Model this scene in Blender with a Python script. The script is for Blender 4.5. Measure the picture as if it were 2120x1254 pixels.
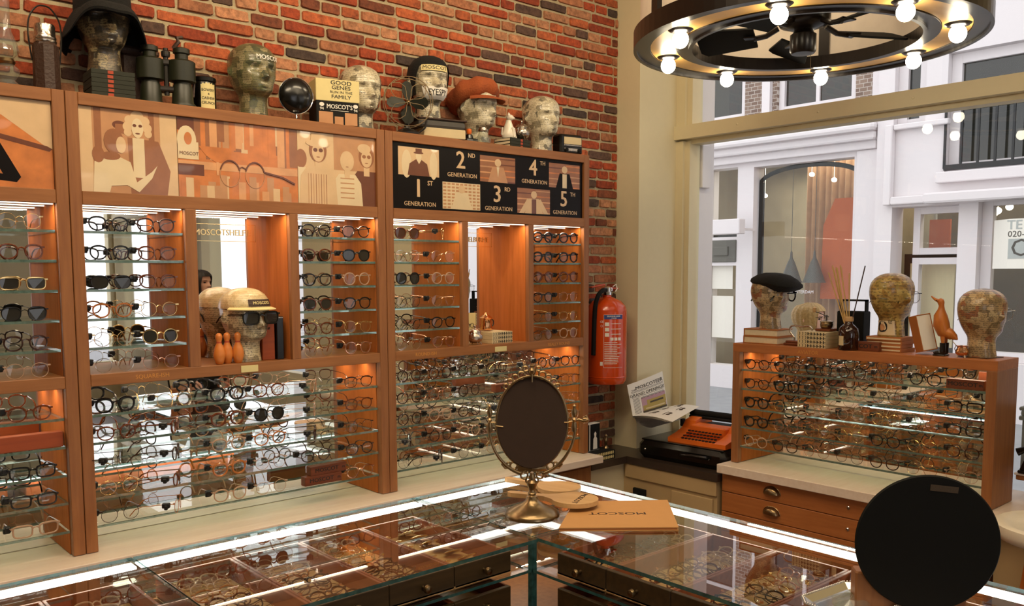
import bpy, math, random, zlib
import numpy as np
from mathutils import Matrix, Vector, noise
random.seed(7)
R = math.radians
PI = math.pi
for o in list(bpy.data.objects):
    bpy.data.objects.remove(o)
S = bpy.context.scene
COL = S.collection

# ------------------------------------------------------------------ camera, world, light, exposure
EYE = Vector((0, 0, 1.65))
F, PX, PY, YAW, PITCH, ROLL = 1802.2, 1060.0, 723.58, .8461, .0896, -.0031
_f = Vector((math.cos(YAW), math.sin(YAW), 0)); _r = Vector((math.sin(YAW), -math.cos(YAW), 0)); _u = Vector((0, 0, 1))
FW = _f * math.cos(PITCH) - _u * math.sin(PITCH); U2 = _u * math.cos(PITCH) + _f * math.sin(PITCH)
RT = _r * math.cos(ROLL) + U2 * math.sin(ROLL); UP = U2 * math.cos(ROLL) - _r * math.sin(ROLL)
cd = bpy.data.cameras.new('camera'); cam = bpy.data.objects.new('camera', cd); COL.objects.link(cam)
cam.matrix_world = Matrix(((RT.x, UP.x, -FW.x, 0), (RT.y, UP.y, -FW.y, 0), (RT.z, UP.z, -FW.z, EYE.z), (0, 0, 0, 1)))
cd.sensor_width = 36; cd.lens = F / 2120 * 36; cd.shift_y = (PY - 627) / 2120; cd.clip_start = .05
S.camera = cam
S.view_settings.view_transform = 'Standard'; S.view_settings.look = 'None'
S.view_settings.gamma = 1; S.view_settings.use_curve_mapping = False
S.view_settings.exposure = 0.0
S.cycles.transparent_max_bounces = 32; S.cycles.max_bounces = 10; S.cycles.glossy_bounces = 6; S.cycles.transmission_bounces = 8
S.cycles.sample_clamp_indirect = 4.0

wd = bpy.data.worlds.new('overcast_sky'); S.world = wd; wd.use_nodes = True
bg = wd.node_tree.nodes['Background']; bg.inputs[0].default_value = (.95, .94, .97, 1); bg.inputs[1].default_value = 2.0


def at(px, py, axis, val):
    """the point where the sight line of photo pixel (px, py) meets the plane axis = val"""
    d = FW + RT * ((px - PX) / F) - UP * ((py - PY) / F)
    i = 'xyz'.index(axis); t = (val - EYE[i]) / d[i]
    return EYE + d * t


def area(name, loc, aim, sx, sy, power, color):
    l = bpy.data.lights.new(name, 'AREA'); l.shape = 'RECTANGLE'; l.size = sx; l.size_y = sy; l.energy = power; l.color = color
    o = bpy.data.objects.new(name, l); COL.objects.link(o); o.location = loc
    o.rotation_euler = (Vector(aim) - Vector(loc)).to_track_quat('-Z', 'Y').to_euler()
    return o


WARM = (1, .80, .53)
area('ceiling_fill_light', (.7, 1.0, 3.32), (.8, 1.2, 0), 2.2, 1.2, 30, WARM)  # unseen fill lamp added to brighten the room, no fixture behind it
area('ceiling_fill_light', (2.2, .2, 3.32), (2.2, .3, 0), 1.6, 1.2, 18, WARM)  # second added fill lamp, likewise without a fixture
area('ceiling_track_light', (.4, 1.75, 3.2), (.7, 3.0, 2.2), .8, .1, 11, WARM)
area('ceiling_track_light', (1.6, 1.75, 3.2), (1.8, 3.0, 2.1), .8, .1, 11, WARM)
area('ceiling_track_light', (2.6, 1.75, 3.2), (2.8, 3.0, 2.1), .5, .1, 8, WARM)


# ------------------------------------------------------------------ mesh builder
class MB:
    def __init__(s, M=None):
        s.v = []; s.f = []; s.m = []; s.M = M or Matrix()

    def add(s, vs, fs, m=0, M=None):
        T = s.M @ M if M is not None else s.M
        b = len(s.v)
        s.v += [tuple(T @ Vector(p)) for p in vs]
        s.f += [tuple(b + i for i in q) for q in fs]; s.m += [m] * len(fs)
        return s

    def box(s, a, b, m=0, M=None, side=None):
        (x0, y0, z0), (x1, y1, z1) = a, b
        x0, x1 = min(x0, x1), max(x0, x1); y0, y1 = min(y0, y1), max(y0, y1); z0, z1 = min(z0, z1), max(z0, z1)
        vs = [(x0, y0, z0), (x1, y0, z0), (x1, y1, z0), (x0, y1, z0), (x0, y0, z1), (x1, y0, z1), (x1, y1, z1), (x0, y1, z1)]
        fs = [(0, 3, 2, 1), (4, 5, 6, 7), (0, 1, 5, 4), (1, 2, 6, 5), (2, 3, 7, 6), (3, 0, 4, 7)]
        s.add(vs, fs, m, M)
        if side is not None:
            for i in range(4): s.m[-1 - i] = side
        return s

    def rbox(s, a, b, r, m=0, M=None):
        """box with its edges chamfered by r"""
        (x0, y0, z0), (x1, y1, z1) = [min(p, q) for p, q in zip(a, b)], [max(p, q) for p, q in zip(a, b)]
        def ring(z, k):
            xa, xb, ya, yb = x0 + k, x1 - k, y0 + k, y1 - k
            return [(xa + r, ya, z), (xb - r, ya, z), (xb, ya + r, z), (xb, yb - r, z), (xb - r, yb, z), (xa + r, yb, z), (xa, yb - r, z), (xa, ya + r, z)]
        L = [ring(z0, r * .6), ring(z0 + r, 0), ring(z1 - r, 0), ring(z1, r * .6)]
        vs = [p for q in L for p in q]; fs = [tuple(range(7, -1, -1)), tuple(range(24, 32))]
        for k in range(3):
            for i in range(8):
                j = (i + 1) % 8; fs.append((k * 8 + i, k * 8 + j, k * 8 + 8 + j, k * 8 + 8 + i))
        return s.add(vs, fs, m, M)

    def lathe(s, prof, n=24, m=0, M=None, sx=1, sy=1, wob=None):
        vs = []; fs = []
        for r, z in prof:
            for i in range(n):
                a = 2 * PI * i / n
                k = wob(a, r, z) if wob else (0, 0)
                vs.append(((r + k[0]) * math.cos(a) * sx, (r + k[0]) * math.sin(a) * sy, z + k[1]))
        for k in range(len(prof) - 1):
            for i in range(n):
                j = (i + 1) % n; fs.append((k * n + i, k * n + j, (k + 1) * n + j, (k + 1) * n + i))
        if prof[0][0] > 1e-4: fs.append(tuple(range(n - 1, -1, -1)))
        if prof[-1][0] > 1e-4: fs.append(tuple(range((len(prof) - 1) * n, len(prof) * n)))
        return s.add(vs, fs, m, M)

    def tube(s, pts, r, n=8, m=0, M=None, closed=False, flat=1.0, ref=None):
        P = [Vector(p) for p in pts]; L = len(P); vs = []; fs = []
        rr = r if isinstance(r, (list, tuple)) else [r] * L
        last = ref and Vector(ref)
        for i, p in enumerate(P):
            a = P[(i - 1) % L] if closed or i else P[0]; b = P[(i + 1) % L] if closed or i < L - 1 else P[-1]
            t = (b - a).normalized() if (b - a).length > 1e-9 else Vector((0, 0, 1))
            if last is None: last = Vector((0, 0, 1)) if abs(t.z) < .9 else Vector((1, 0, 0))
            x = (last - t * last.dot(t))
            x = x.normalized() if x.length > 1e-6 else t.orthogonal().normalized()
            y = t.cross(x); last = ref and Vector(ref) or x
            for k in range(n):
                q = 2 * PI * k / n + PI / n
                vs.append(p + x * math.cos(q) * rr[i] * flat + y * math.sin(q) * rr[i])
        N = L if closed else L - 1
        for i in range(N):
            for k in range(n):
                j = (k + 1) % n; a = i * n; b = ((i + 1) % L) * n
                fs.append((a + k, a + j, b + j, b + k))
        if not closed:
            fs.append(tuple(range(n - 1, -1, -1))); fs.append(tuple(range((L - 1) * n, L * n)))
        return s.add(vs, fs, m, M)

    def prism(s, poly, z0, z1, m=0, M=None, side=None):
        n = len(poly)
        vs = [(x, y, z0) for x, y in poly] + [(x, y, z1) for x, y in poly]
        fs = [tuple(range(n - 1, -1, -1)), tuple(range(n, 2 * n))] + [(i, (i + 1) % n, n + (i + 1) % n, n + i) for i in range(n)]
        s.add(vs, fs, m, M)
        if side is not None:
            for i in range(n): s.m[-1 - i] = side
        return s

    def ell(s, c, r, m=0, M=None, n=16, k=10):
        prof = [(max(1e-5, math.sin(PI * i / k)), -math.cos(PI * i / k)) for i in range(k + 1)]
        T = Matrix.Translation(c) @ Matrix.Diagonal((r[0], r[1], r[2], 1))
        return s.lathe(prof, n, m, M @ T if M is not None else T)

    def text(s, str_, size, m=0, M=None, depth=.0008, align='CENTER', bold=0.0, sx=1.0, spacing=1.0):
        vs, fs = text_mesh(str_, align, bold, spacing)
        d = depth
        s.add([(x * size * sx, y * size, z * d) for x, y, z in vs], fs, m, M)
        return s

    def mesh(s, name, mats, smooth=False):
        me = bpy.data.meshes.new(name); me.from_pydata(s.v, [], s.f)
        for mt in (mats if isinstance(mats, (list, tuple)) else [mats]): me.materials.append(mt)
        me.polygons.foreach_set('material_index', s.m)
        if smooth: me.polygons.foreach_set('use_smooth', [True] * len(s.f))
        me.update()
        if smooth: me.set_sharp_from_angle(angle=R(48))
        return me

    def build(s, name, mats, parent=None, smooth=False, label=None, auto=None):
        me = s.mesh(name, mats, smooth)
        o = bpy.data.objects.new(name, me); COL.objects.link(o)
        if parent: o.parent = parent
        if label: o['label'] = label
        return o


_tc = {}


def text_mesh(t, align, bold, spacing):
    k = (t, align, bold, spacing)
    if k not in _tc:
        cu = bpy.data.curves.new('lettering', 'FONT'); cu.body = t; cu.size = 1; cu.align_x = align; cu.align_y = 'CENTER'
        cu.extrude = .5; cu.resolution_u = 2; cu.space_character = spacing
        o = bpy.data.objects.new('lettering', cu); COL.objects.link(o)
        dg = bpy.context.evaluated_depsgraph_get(); me = bpy.data.meshes.new_from_object(o.evaluated_get(dg))
        V = [(v.co.x, v.co.y, v.co.z + .5) for v in me.vertices]; Fc = [tuple(p.vertices) for p in me.polygons]; n = len(V)
        if bold > .004:                                                   # a heavier letter: the same outline laid again a little to each side
            b = min(bold, .02); sh_ = [(0, 0), (b, 0), (-b, 0), (0, b * .7)]
            V, Fc = [(x + dx, y + dy, z + .03 * i * (z > .5)) for i, (dx, dy) in enumerate(sh_) for x, y, z in V], [tuple(q + n * i for q in f) for i in range(4) for f in Fc]
        _tc[k] = (V, Fc)
        bpy.data.objects.remove(o); bpy.data.curves.remove(cu); bpy.data.meshes.remove(me)
    return _tc[k]


def frame(o, x, y):
    """matrix whose local x and y run along the given world directions, placed at o"""
    x = Vector(x).normalized(); y = Vector(y).normalized(); z = x.cross(y)
    return Matrix(((x.x, y.x, z.x, o[0]), (x.y, y.y, z.y, o[1]), (x.z, y.z, z.z, o[2]), (0, 0, 0, 1)))


def soft(pts, k=5):
    """Catmull-Rom curve through the given points"""
    P = [Vector(p) for p in pts]; P = [P[0] * 2 - P[1]] + P + [P[-1] * 2 - P[-2]]; out = []
    for i in range(1, len(P) - 2):
        for j in range(k):
            t = j / k; a, b, c, d = P[i - 1], P[i], P[i + 1], P[i + 2]
            out.append(.5 * (2 * b + (c - a) * t + (2 * a - 5 * b + 4 * c - d) * t * t + (3 * b - a - 3 * c + d) * t ** 3))
    return out + [P[-2]]


def TR(x, y, z, rz=0, s=1): return Matrix.Translation((x, y, z)) @ Matrix.Rotation(rz, 4, 'Z') @ Matrix.Scale(s, 4)


def RX(a): return Matrix.Rotation(a, 4, 'X')


def RY(a): return Matrix.Rotation(a, 4, 'Y')


def RZ(a): return Matrix.Rotation(a, 4, 'Z')


def tag(o, label, cat, group=None, kind=None):
    if label: o['label'] = label
    if cat: o['category'] = cat
    if group: o['group'] = group
    if kind: o['kind'] = kind
    return o


def thing(name, label, cat, loc=(0, 0, 0), rz=0, group=None):
    o = bpy.data.objects.new(name, None); COL.objects.link(o); o.location = loc; o.rotation_euler = (0, 0, rz)
    o.empty_display_size = .05
    return tag(o, label, cat, group)


def struct(name, mb, mats, label=None, **k):
    o = mb.build(name, mats, **k); o['kind'] = 'structure'
    if label: o['label'] = label
    return o


def dup(root, loc, rz, label, group=None):
    r = root.copy(); COL.objects.link(r); r.location = loc; r.rotation_euler = (0, 0, rz); r['label'] = label
    if group: r['group'] = group
    for ch in list(root.children):
        c = ch.copy(); COL.objects.link(c); c.parent = r
        for g in ch.children:
            d = g.copy(); COL.objects.link(d); d.parent = c
    return r


# ------------------------------------------------------------------ materials
def rgb(h):
    c = [int(h[i:i + 2], 16) / 255 for i in (0, 2, 4)]
    return tuple(x / 12.92 if x <= .04045 else ((x + .055) / 1.055) ** 2.4 for x in c) + (1,)


def _new(name):
    m = bpy.data.materials.new(name); m.use_nodes = True
    nt = m.node_tree; return m, nt, nt.nodes['Principled BSDF'], nt.nodes['Material Output']


def mat(name, col, rough=.6, metal=0, var=.08, scale=30, bump=0, spec=.5, coat=0, trans=0, sheen=0):
    m, nt, b, out = _new(name); c = rgb(col) if isinstance(col, str) else col
    b.inputs['Roughness'].default_value = rough; b.inputs['Metallic'].default_value = metal
    b.inputs['Specular IOR Level'].default_value = spec; b.inputs['Coat Weight'].default_value = coat
    b.inputs['Transmission Weight'].default_value = trans; b.inputs['Sheen Weight'].default_value = sheen
    tc = nt.nodes.new('ShaderNodeTexCoord'); nz = nt.nodes.new('ShaderNodeTexNoise'); nz.inputs['Scale'].default_value = scale; nz.inputs['Detail'].default_value = 4
    nt.links.new(tc.outputs['Object'], nz.inputs['Vector'])
    mx = nt.nodes.new('ShaderNodeMix'); mx.data_type = 'RGBA'
    mx.inputs[6].default_value = tuple(max(0, x * (1 - var)) for x in c[:3]) + (1,); mx.inputs[7].default_value = tuple(min(1, x * (1 + var)) for x in c[:3]) + (1,)
    nt.links.new(nz.outputs['Fac'], mx.inputs[0]); nt.links.new(mx.outputs[2], b.inputs['Base Color'])
    if bump:
        bp = nt.nodes.new('ShaderNodeBump'); bp.inputs['Strength'].default_value = bump; bp.inputs['Distance'].default_value = .01
        nt.links.new(nz.outputs['Fac'], bp.inputs['Height']); nt.links.new(bp.outputs[0], b.inputs['Normal'])
    return m


def wood(name, c1, c2, rough=.42, axis='Z', scale=9, spec=.4):
    m, nt, b, out = _new(name); b.inputs['Roughness'].default_value = rough; b.inputs['Specular IOR Level'].default_value = spec
    tc = nt.nodes.new('ShaderNodeTexCoord'); mp = nt.nodes.new('ShaderNodeMapping')
    sc = {'Z': (scale * 6, scale * 6, scale * .5), 'X': (scale * .5, scale * 6, scale * 6), 'Y': (scale * 6, scale * .5, scale * 6)}[axis]
    mp.inputs['Scale'].default_value = sc
    nz = nt.nodes.new('ShaderNodeTexNoise'); nz.inputs['Scale'].default_value = 1; nz.inputs['Detail'].default_value = 6; nz.inputs['Roughness'].default_value = .6
    cr = nt.nodes.new('ShaderNodeValToRGB'); cr.color_ramp.elements[0].position = .3; cr.color_ramp.elements[1].position = .7
    cr.color_ramp.elements[0].color = rgb(c1); cr.color_ramp.elements[1].color = rgb(c2)
    nt.links.new(tc.outputs['Object'], mp.inputs[0]); nt.links.new(mp.outputs[0], nz.inputs['Vector']); nt.links.new(nz.outputs['Fac'], cr.inputs[0])
    nt.links.new(cr.outputs[0], b.inputs['Base Color'])
    bp = nt.nodes.new('ShaderNodeBump'); bp.inputs['Strength'].default_value = .15; bp.inputs['Distance'].default_value = .002
    nt.links.new(nz.outputs['Fac'], bp.inputs['Height']); nt.links.new(bp.outputs[0], b.inputs['Normal'])
    return m


def glass(name, tint, refl=1.0, rough=0.0, dense=0.0):
    """clear pane: sight passes, the surface mirrors by Fresnel; dense adds a body colour"""
    m, nt, b, out = _new(name); nt.nodes.remove(b)
    tr = nt.nodes.new('ShaderNodeBsdfTransparent'); tr.inputs[0].default_value = tint
    gl = nt.nodes.new('ShaderNodeBsdfGlossy'); gl.inputs['Roughness'].default_value = rough; gl.inputs[0].default_value = (1, 1, 1, 1)
    fr = nt.nodes.new('ShaderNodeFresnel'); fr.inputs[0].default_value = 1.45
    mt = nt.nodes.new('ShaderNodeMath'); mt.operation = 'MULTIPLY'; mt.inputs[1].default_value = refl; mt.use_clamp = True
    mx = nt.nodes.new('ShaderNodeMixShader')
    ge = nt.nodes.new('ShaderNodeNewGeometry'); iv = nt.nodes.new('ShaderNodeMath'); iv.operation = 'SUBTRACT'; iv.inputs[0].default_value = 1; nt.links.new(ge.outputs['Backfacing'], iv.inputs[1])
    m0 = nt.nodes.new('ShaderNodeMath'); m0.operation = 'MULTIPLY'; nt.links.new(fr.outputs[0], m0.inputs[0]); nt.links.new(iv.outputs[0], m0.inputs[1])
    nt.links.new(m0.outputs[0], mt.inputs[0]); nt.links.new(mt.outputs[0], mx.inputs[0]); nt.links.new(tr.outputs[0], mx.inputs[1]); nt.links.new(gl.outputs[0], mx.inputs[2])
    last = mx
    if dense:
        df = nt.nodes.new('ShaderNodeBsdfPrincipled'); df.inputs['Base Color'].default_value = tint; df.inputs['Roughness'].default_value = .15
        m2 = nt.nodes.new('ShaderNodeMixShader'); m2.inputs[0].default_value = dense
        nt.links.new(mx.outputs[0], m2.inputs[1]); nt.links.new(df.outputs[0], m2.inputs[2]); last = m2
    nt.links.new(last.outputs[0], out.inputs[0])
    return m


def glow(name, col, strength):
    m, nt, b, out = _new(name); nt.nodes.remove(b)
    e = nt.nodes.new('ShaderNodeEmission'); e.inputs[0].default_value = col; e.inputs[1].default_value = strength
    nt.links.new(e.outputs[0], out.inputs[0]); return m


def newsprint(name, cols, dark='2a2622', seed=0, cell=44, gloss=.35, ink=.55, rough_scale=1.0):
    """paper scraps pasted over one another: voronoi scraps in several tones with small lines of print"""
    m, nt, b, out = _new(name); b.inputs['Roughness'].default_value = gloss; b.inputs['Coat Weight'].default_value = .3
    N = nt.nodes.new; L = nt.links.new
    tc = N('ShaderNodeTexCoord'); mp = N('ShaderNodeMapping'); mp.inputs['Location'].default_value = (seed * 1.7, seed * .9, seed * .37)
    L(tc.outputs['Object'], mp.inputs[0])
    vo = N('ShaderNodeTexVoronoi'); vo.inputs['Scale'].default_value = cell; vo.distance = 'CHEBYCHEV'; vo.inputs['Randomness'].default_value = .8; L(mp.outputs[0], vo.inputs['Vector'])
    cr = N('ShaderNodeValToRGB'); cr.color_ramp.interpolation = 'CONSTANT'
    sp = N('ShaderNodeSeparateColor'); L(vo.outputs['Color'], sp.inputs[0]); L(sp.outputs[0], cr.inputs[0])
    el = cr.color_ramp.elements
    while len(el) > 1: el.remove(el[-1])
    for i, c in enumerate(cols):
        e = el[0] if i == 0 else el.new(i / len(cols)); e.position = i / len(cols); e.color = rgb(c)
    # rows of print: stripes along z or x by scrap, broken up by a fine noise
    wv = N('ShaderNodeTexWave'); wv.bands_direction = 'Z'; wv.inputs['Scale'].default_value = 42 * rough_scale; wv.inputs['Distortion'].default_value = 2.5; wv.inputs['Detail Scale'].default_value = 3; L(mp.outputs[0], wv.inputs['Vector'])
    nz = N('ShaderNodeTexNoise'); nz.inputs['Scale'].default_value = 170 * rough_scale; nz.inputs['Detail'].default_value = 1; L(mp.outputs[0], nz.inputs['Vector'])
    n2 = N('ShaderNodeTexNoise'); n2.inputs['Scale'].default_value = 75; n2.inputs['Detail'].default_value = 3; L(mp.outputs[0], n2.inputs['Vector'])
    g1 = N('ShaderNodeMath'); g1.operation = 'GREATER_THAN'; g1.inputs[1].default_value = .5; L(wv.outputs['Fac'], g1.inputs[0])
    g2 = N('ShaderNodeMath'); g2.operation = 'GREATER_THAN'; g2.inputs[1].default_value = .49; L(nz.outputs['Fac'], g2.inputs[0])
    g3 = N('ShaderNodeMath'); g3.operation = 'MULTIPLY'; L(g1.outputs[0], g3.inputs[0]); L(g2.outputs[0], g3.inputs[1])
    g5 = N('ShaderNodeMath'); g5.operation = 'GREATER_THAN'; g5.inputs[1].default_value = 1 - ink * .55; L(n2.outputs['Fac'], g5.inputs[0])
    g4 = N('ShaderNodeMath'); g4.operation = 'MULTIPLY'; g4.inputs[1].default_value = ink; L(g3.outputs[0], g4.inputs[0])
    mx0 = N('ShaderNodeMath'); mx0.operation = 'MAXIMUM'; L(g4.outputs[0], mx0.inputs[0])
    g6 = N('ShaderNodeMath'); g6.operation = 'MULTIPLY'; g6.inputs[1].default_value = .8; L(g5.outputs[0], g6.inputs[0]); L(g6.outputs[0], mx0.inputs[1])
    mx = N('ShaderNodeMix'); mx.data_type = 'RGBA'; L(mx0.outputs[0], mx.inputs[0]); L(cr.outputs[0], mx.inputs[6]); mx.inputs[7].default_value = rgb(dark)
    L(mx.outputs[2], b.inputs['Base Color'])
    bp = N('ShaderNodeBump'); bp.inputs['Strength'].default_value = .3; bp.inputs['Distance'].default_value = .002; L(vo.outputs['Distance'], bp.inputs['Height']); L(bp.outputs[0], b.inputs['Normal'])
    return m


def brickmat():
    m, nt, b, out = _new('weathered_brick'); b.inputs['Roughness'].default_value = .85; N = nt.nodes.new; L = nt.links.new
    at_ = N('ShaderNodeAttribute'); at_.attribute_name = 'tone'; tc = N('ShaderNodeTexCoord')
    nz = N('ShaderNodeTexNoise'); nz.inputs['Scale'].default_value = 45; nz.inputs['Detail'].default_value = 8; nz.inputs['Roughness'].default_value = .7; L(tc.outputs['Object'], nz.inputs['Vector'])
    cr = N('ShaderNodeValToRGB'); cr.color_ramp.elements[0].position = .3; cr.color_ramp.elements[1].position = .7
    cr.color_ramp.elements[0].color = (.28, .25, .25, 1); cr.color_ramp.elements[1].color = (1.25, 1.25, 1.25, 1)
    L(nz.outputs['Fac'], cr.inputs[0])
    mx = N('ShaderNodeMix'); mx.data_type = 'RGBA'; mx.blend_type = 'MULTIPLY'; mx.inputs[0].default_value = .85; L(at_.outputs['Color'], mx.inputs[6]); L(cr.outputs[0], mx.inputs[7])
    L(mx.outputs[2], b.inputs['Base Color'])
    bp = N('ShaderNodeBump'); bp.inputs['Strength'].default_value = .9; bp.inputs['Distance'].default_value = .006; L(nz.outputs['Fac'], bp.inputs['Height']); L(bp.outputs[0], b.inputs['Normal'])
    return m


M = dict(
    oak=wood('red_oak_upright', '82512f', '9b663b'), oakx=wood('red_oak_rail', '87552d', '9e683d', axis='X'), oaky=wood('red_oak_rail_window', '9c5c2e', 'b06c3a', axis='Y'),
    inner=wood('led_warm_orange_wood', 'a25a22', 'ba6a32', rough=.6, spec=.15), darkwood=wood('dark_drawer_wood', '3a2c1a', '4d3a22', axis='X'), traywood=wood('red_tray_wood', '7e3f22', '98522e', axis='Y'),  # inner: cabinet wood with the warm LED light put into its colour
    block=wood('walnut_block', '5e2e18', '7a4023', axis='X'), redblock=wood('mahogany_block', '8a3d1c', 'a04a22', axis='X'), pale=wood('pale_birch', 'c39a66', 'd3ad7a', axis='X'), counter=wood('bleached_oak_counter', 'd6c2b0', 'dfcfc0', rough=.4, axis='X'),
    cream=mat('cream_wall_paint', 'd3c7a4', .8, var=.03), tan=mat('tan_wall_paint', 'b3976c', .8, var=.03), frame=mat('ivory_window_paint', 'd3c6a2', .5, var=.03),
    floor=wood('dark_plank_floor', '4a3628', '5d4633', axis='X'), ceil=mat('warm_white_ceiling', 'e2d6c8', .9), bench=mat('dark_stone_bench', '3a2f28', .3, var=.2),
    mirror=mat('mirror_silver', (.93, .93, .92, 1), .01, 1, var=0), chrome=mat('chrome', (.75, .74, .72, 1), .12, 1, var=.02), silver=mat('tarnished_silver', (.55, .48, .4, 1), .25, 1, var=.3, scale=60, bump=.3),
    brass=mat('aged_brass', (.30, .21, .11, 1), .3, 1, var=.3, scale=60), gold=mat('gold_metal', (.8, .56, .25, 1), .2, 1, var=.05), copper=mat('polished_copper', (.75, .38, .18, 1), .18, 1), iron=mat('dark_iron', (.05, .045, .04, 1), .35, .8),
    black=mat('black_lacquer', '0d0c0a', .22, var=.1), matblack=mat('matt_black', '0b0b09', .75, var=.15, spec=.3), felt=mat('black_felt', '0c0b08', .95, bump=.3, scale=200, var=.3), rust=mat('rust_orange_tweed', '984a20', .9, bump=.3, scale=160, var=.2),
    brown=mat('brown_felt_back', '35241a', .9, var=.15), white=mat('white_porcelain', 'e6dcc8', .25), paper=mat('white_paper', 'e4dfd4', .8, var=.03), kraft=mat('kraft_card', 'c28f55', .75, var=.05), ink=mat('black_ink', '1c1814', .6), grey=mat('grey_plastic', '4a4640', .6),
    cardy=mat('yellow_card', 'd9c88c', .7), greenbook=mat('dark_green_cloth', '26281c', .8), redcloth=mat('red_cloth', 'a8452c', .8), orange=mat('orange_enamel', 'e06a1c', .35, var=.04), extred=mat('extinguisher_red', 'c8440e', .22, var=.04, coat=.4), blue=mat('blue_label', '2b3f80', .5),
    olive=mat('olive_enamel', '1d1f10', .4, var=.2), leather=mat('brown_leather', '3a2418', .55, bump=.3, scale=120), cream2=mat('cream_card', 'cdb98f', .7), amber=mat('amber_glass', '2a120a', .06, coat=.5), reed=mat('reed', 'c9a566', .7), bind=mat('book_pages', 'd5c5a4', .85, var=.12, scale=90),
    tanbook=mat('orange_brown_cloth', 'a8662f', .75), duck=wood('orange_carved_wood', 'a85a22', 'c47832', rough=.35), skin=mat('skin', 'd9a68c', .5, var=.04), blond=mat('blonde_hair', 'b0905c', .6, var=.35, scale=90, bump=.4), darkhair=mat('dark_hair', '1e1410', .6, var=.3), coat=mat('dark_coat', '15171a', .9),
    win=glass('window_glass', (.97, .985, .98, 1), 1.0), shelf=glass('glass_shelf_face', (.93, .97, .95, 1), 1.0), edge=mat('green_glass_edge', (.16, .25, .22, 1), .06, trans=.5, var=.6, scale=90), caseglass=glass('case_glass', (.94, .97, .96, 1), 2.0), caseedge=mat('case_glass_edge', (.04, .13, .13, 1), .06, trans=.3, var=.9, scale=45),
    clear=glass('clear_lens', (.96, .96, .96, 1), 1.2), smoke=glass('smoked_lens', (.06, .055, .045, 1), 1.4, dense=.35), greenlens=glass('green_lens', (.08, .11, .07, 1), 1.4, dense=.3), brownlens=glass('brown_lens', (.2, .08, .03, 1), 1.4, dense=.3), jar=glass('clear_jar_glass', (.85, .87, .82, 1), 1.6, dense=.08),
    led=glow('warm_led', (1, .80, .60, 1), 3.2), caseled=glow('case_led', (1, .93, .86, 1), 5), bulb=glow('globe_bulb', (1, .86, .62, 1), 34), spot=glow('spot_lamp', (1, .85, .65, 1), 8),
    tag=mat('black_security_tag', '0e0e0c', .4), fwhite=mat('white_painted_facade', 'd8d1d2', .7, var=.02), curtain=mat('peach_curtain', 'b08a68', .9, var=.25, scale=12), street=mat('grey_paving', '8f9092', .8, var=.15, scale=6), fgrey=mat('grey_door_panel', '5e5c55', .6),
    darkroom=mat('shop_wall', '988c74', .9, var=.3, scale=3), fborange=mat('orange_wall_panel', 'b4541e', .8), balc=mat('black_balcony_iron', '17181a', .5), gold_ink=mat('gold_ink', 'c8883c', .5), shade=mat('frosted_shade', 'efe2d2', .6, trans=.25), fan=mat('bronze_fan', '1c1410', .3, metal=.3), channel=mat('gilt_channel', 'd8a85c', .4), wax=mat('crystal_acetate', 'c9a489', .2, trans=.3),
)
M['brick'] = brickmat(); M['mortar'] = mat('lime_mortar', 'ab9c7c', .95, var=.25, scale=60, bump=.6)
# ------------------------------------------------------------------ the room
WX = 3.66
CEIL = 3.38


def brick_wall():
    mb = MB(); tones = []
    pal = [(rgb('b04c28'), 5), (rgb('ba6036'), 5), (rgb('a24424'), 3), (rgb('c08660'), 4), (rgb('b27450'), 4), (rgb('64493c'), 3), (rgb('4c3c34'), 1), (rgb('86492f'), 2)]
    bag = [c for c, w in pal for _ in range(w)]
    mb.box((-4, 3.0, 0), (3.37, 3.2, CEIL), 0); tones += [(.4, .34, .24, 1)] * 6
    rnd = random.Random(5)
    P = .0468; row = 0; z = .70
    while z < CEIL:
        x = -.25 - rnd.random() * .17
        while x < 3.37:
            L = rnd.choice([.172, .172, .086, .086, .13]) if row % 2 else rnd.choice([.086, .172, .172, .086])
            x1 = min(x + L, 3.368)
            if x1 - x > .02 and (x1 > 2.9 or z > 2.1) and x1 > -.2:
                a, b = x + .004, x1 - .004; c, d = z + .004, z + P - .004
                if rnd.random() < .15: d -= .003
                q = []
                cx_, cz_ = (a + b) / 2, (c + d) / 2; hx, hz = (b - a) / 2, (d - c) / 2
                n = 24
                for i in range(n):
                    t = 2 * PI * i / n; ct, st = math.cos(t), math.sin(t); e = .24
                    px = cx_ + math.copysign(abs(ct) ** e, ct) * hx + rnd.uniform(-.0014, .0014); pz = cz_ + math.copysign(abs(st) ** e, st) * hz + rnd.uniform(-.0016, .0016)
                    q.append((px, pz))
                h = .007 + rnd.uniform(-.003, .004)
                vs = [(px, 3.001, pz) for px, pz in q] + [(cx_ + (px - cx_) * (1 - .0025 / hx), 3.0 - h, cz_ + (pz - cz_) * (1 - .0025 / hz)) for px, pz in q]
                fs = [tuple(range(n, 2 * n))] + [(i, (i + 1) % n, n + (i + 1) % n, n + i) for i in range(n)]
                mb.add(vs, fs, 1)
                t = rnd.choice(bag); k = rnd.uniform(.8, 1.15); tones += [(t[0] * k, t[1] * k, t[2] * k, 1)] * (n + 1)
            x = x1 if x1 < 3.368 else 9
        z += P; row += 1
    o = struct('wall_left', mb, [M['mortar'], M['brick']])
    me = o.data; ca = me.color_attributes.new('tone', 'FLOAT_COLOR', 'CORNER')
    buf = np.empty((len(me.loops), 4), np.float32)
    for p, t in zip(me.polygons, tones): buf[p.loop_start:p.loop_start + p.loop_total] = t
    ca.data.foreach_set('color', buf.ravel())


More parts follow.
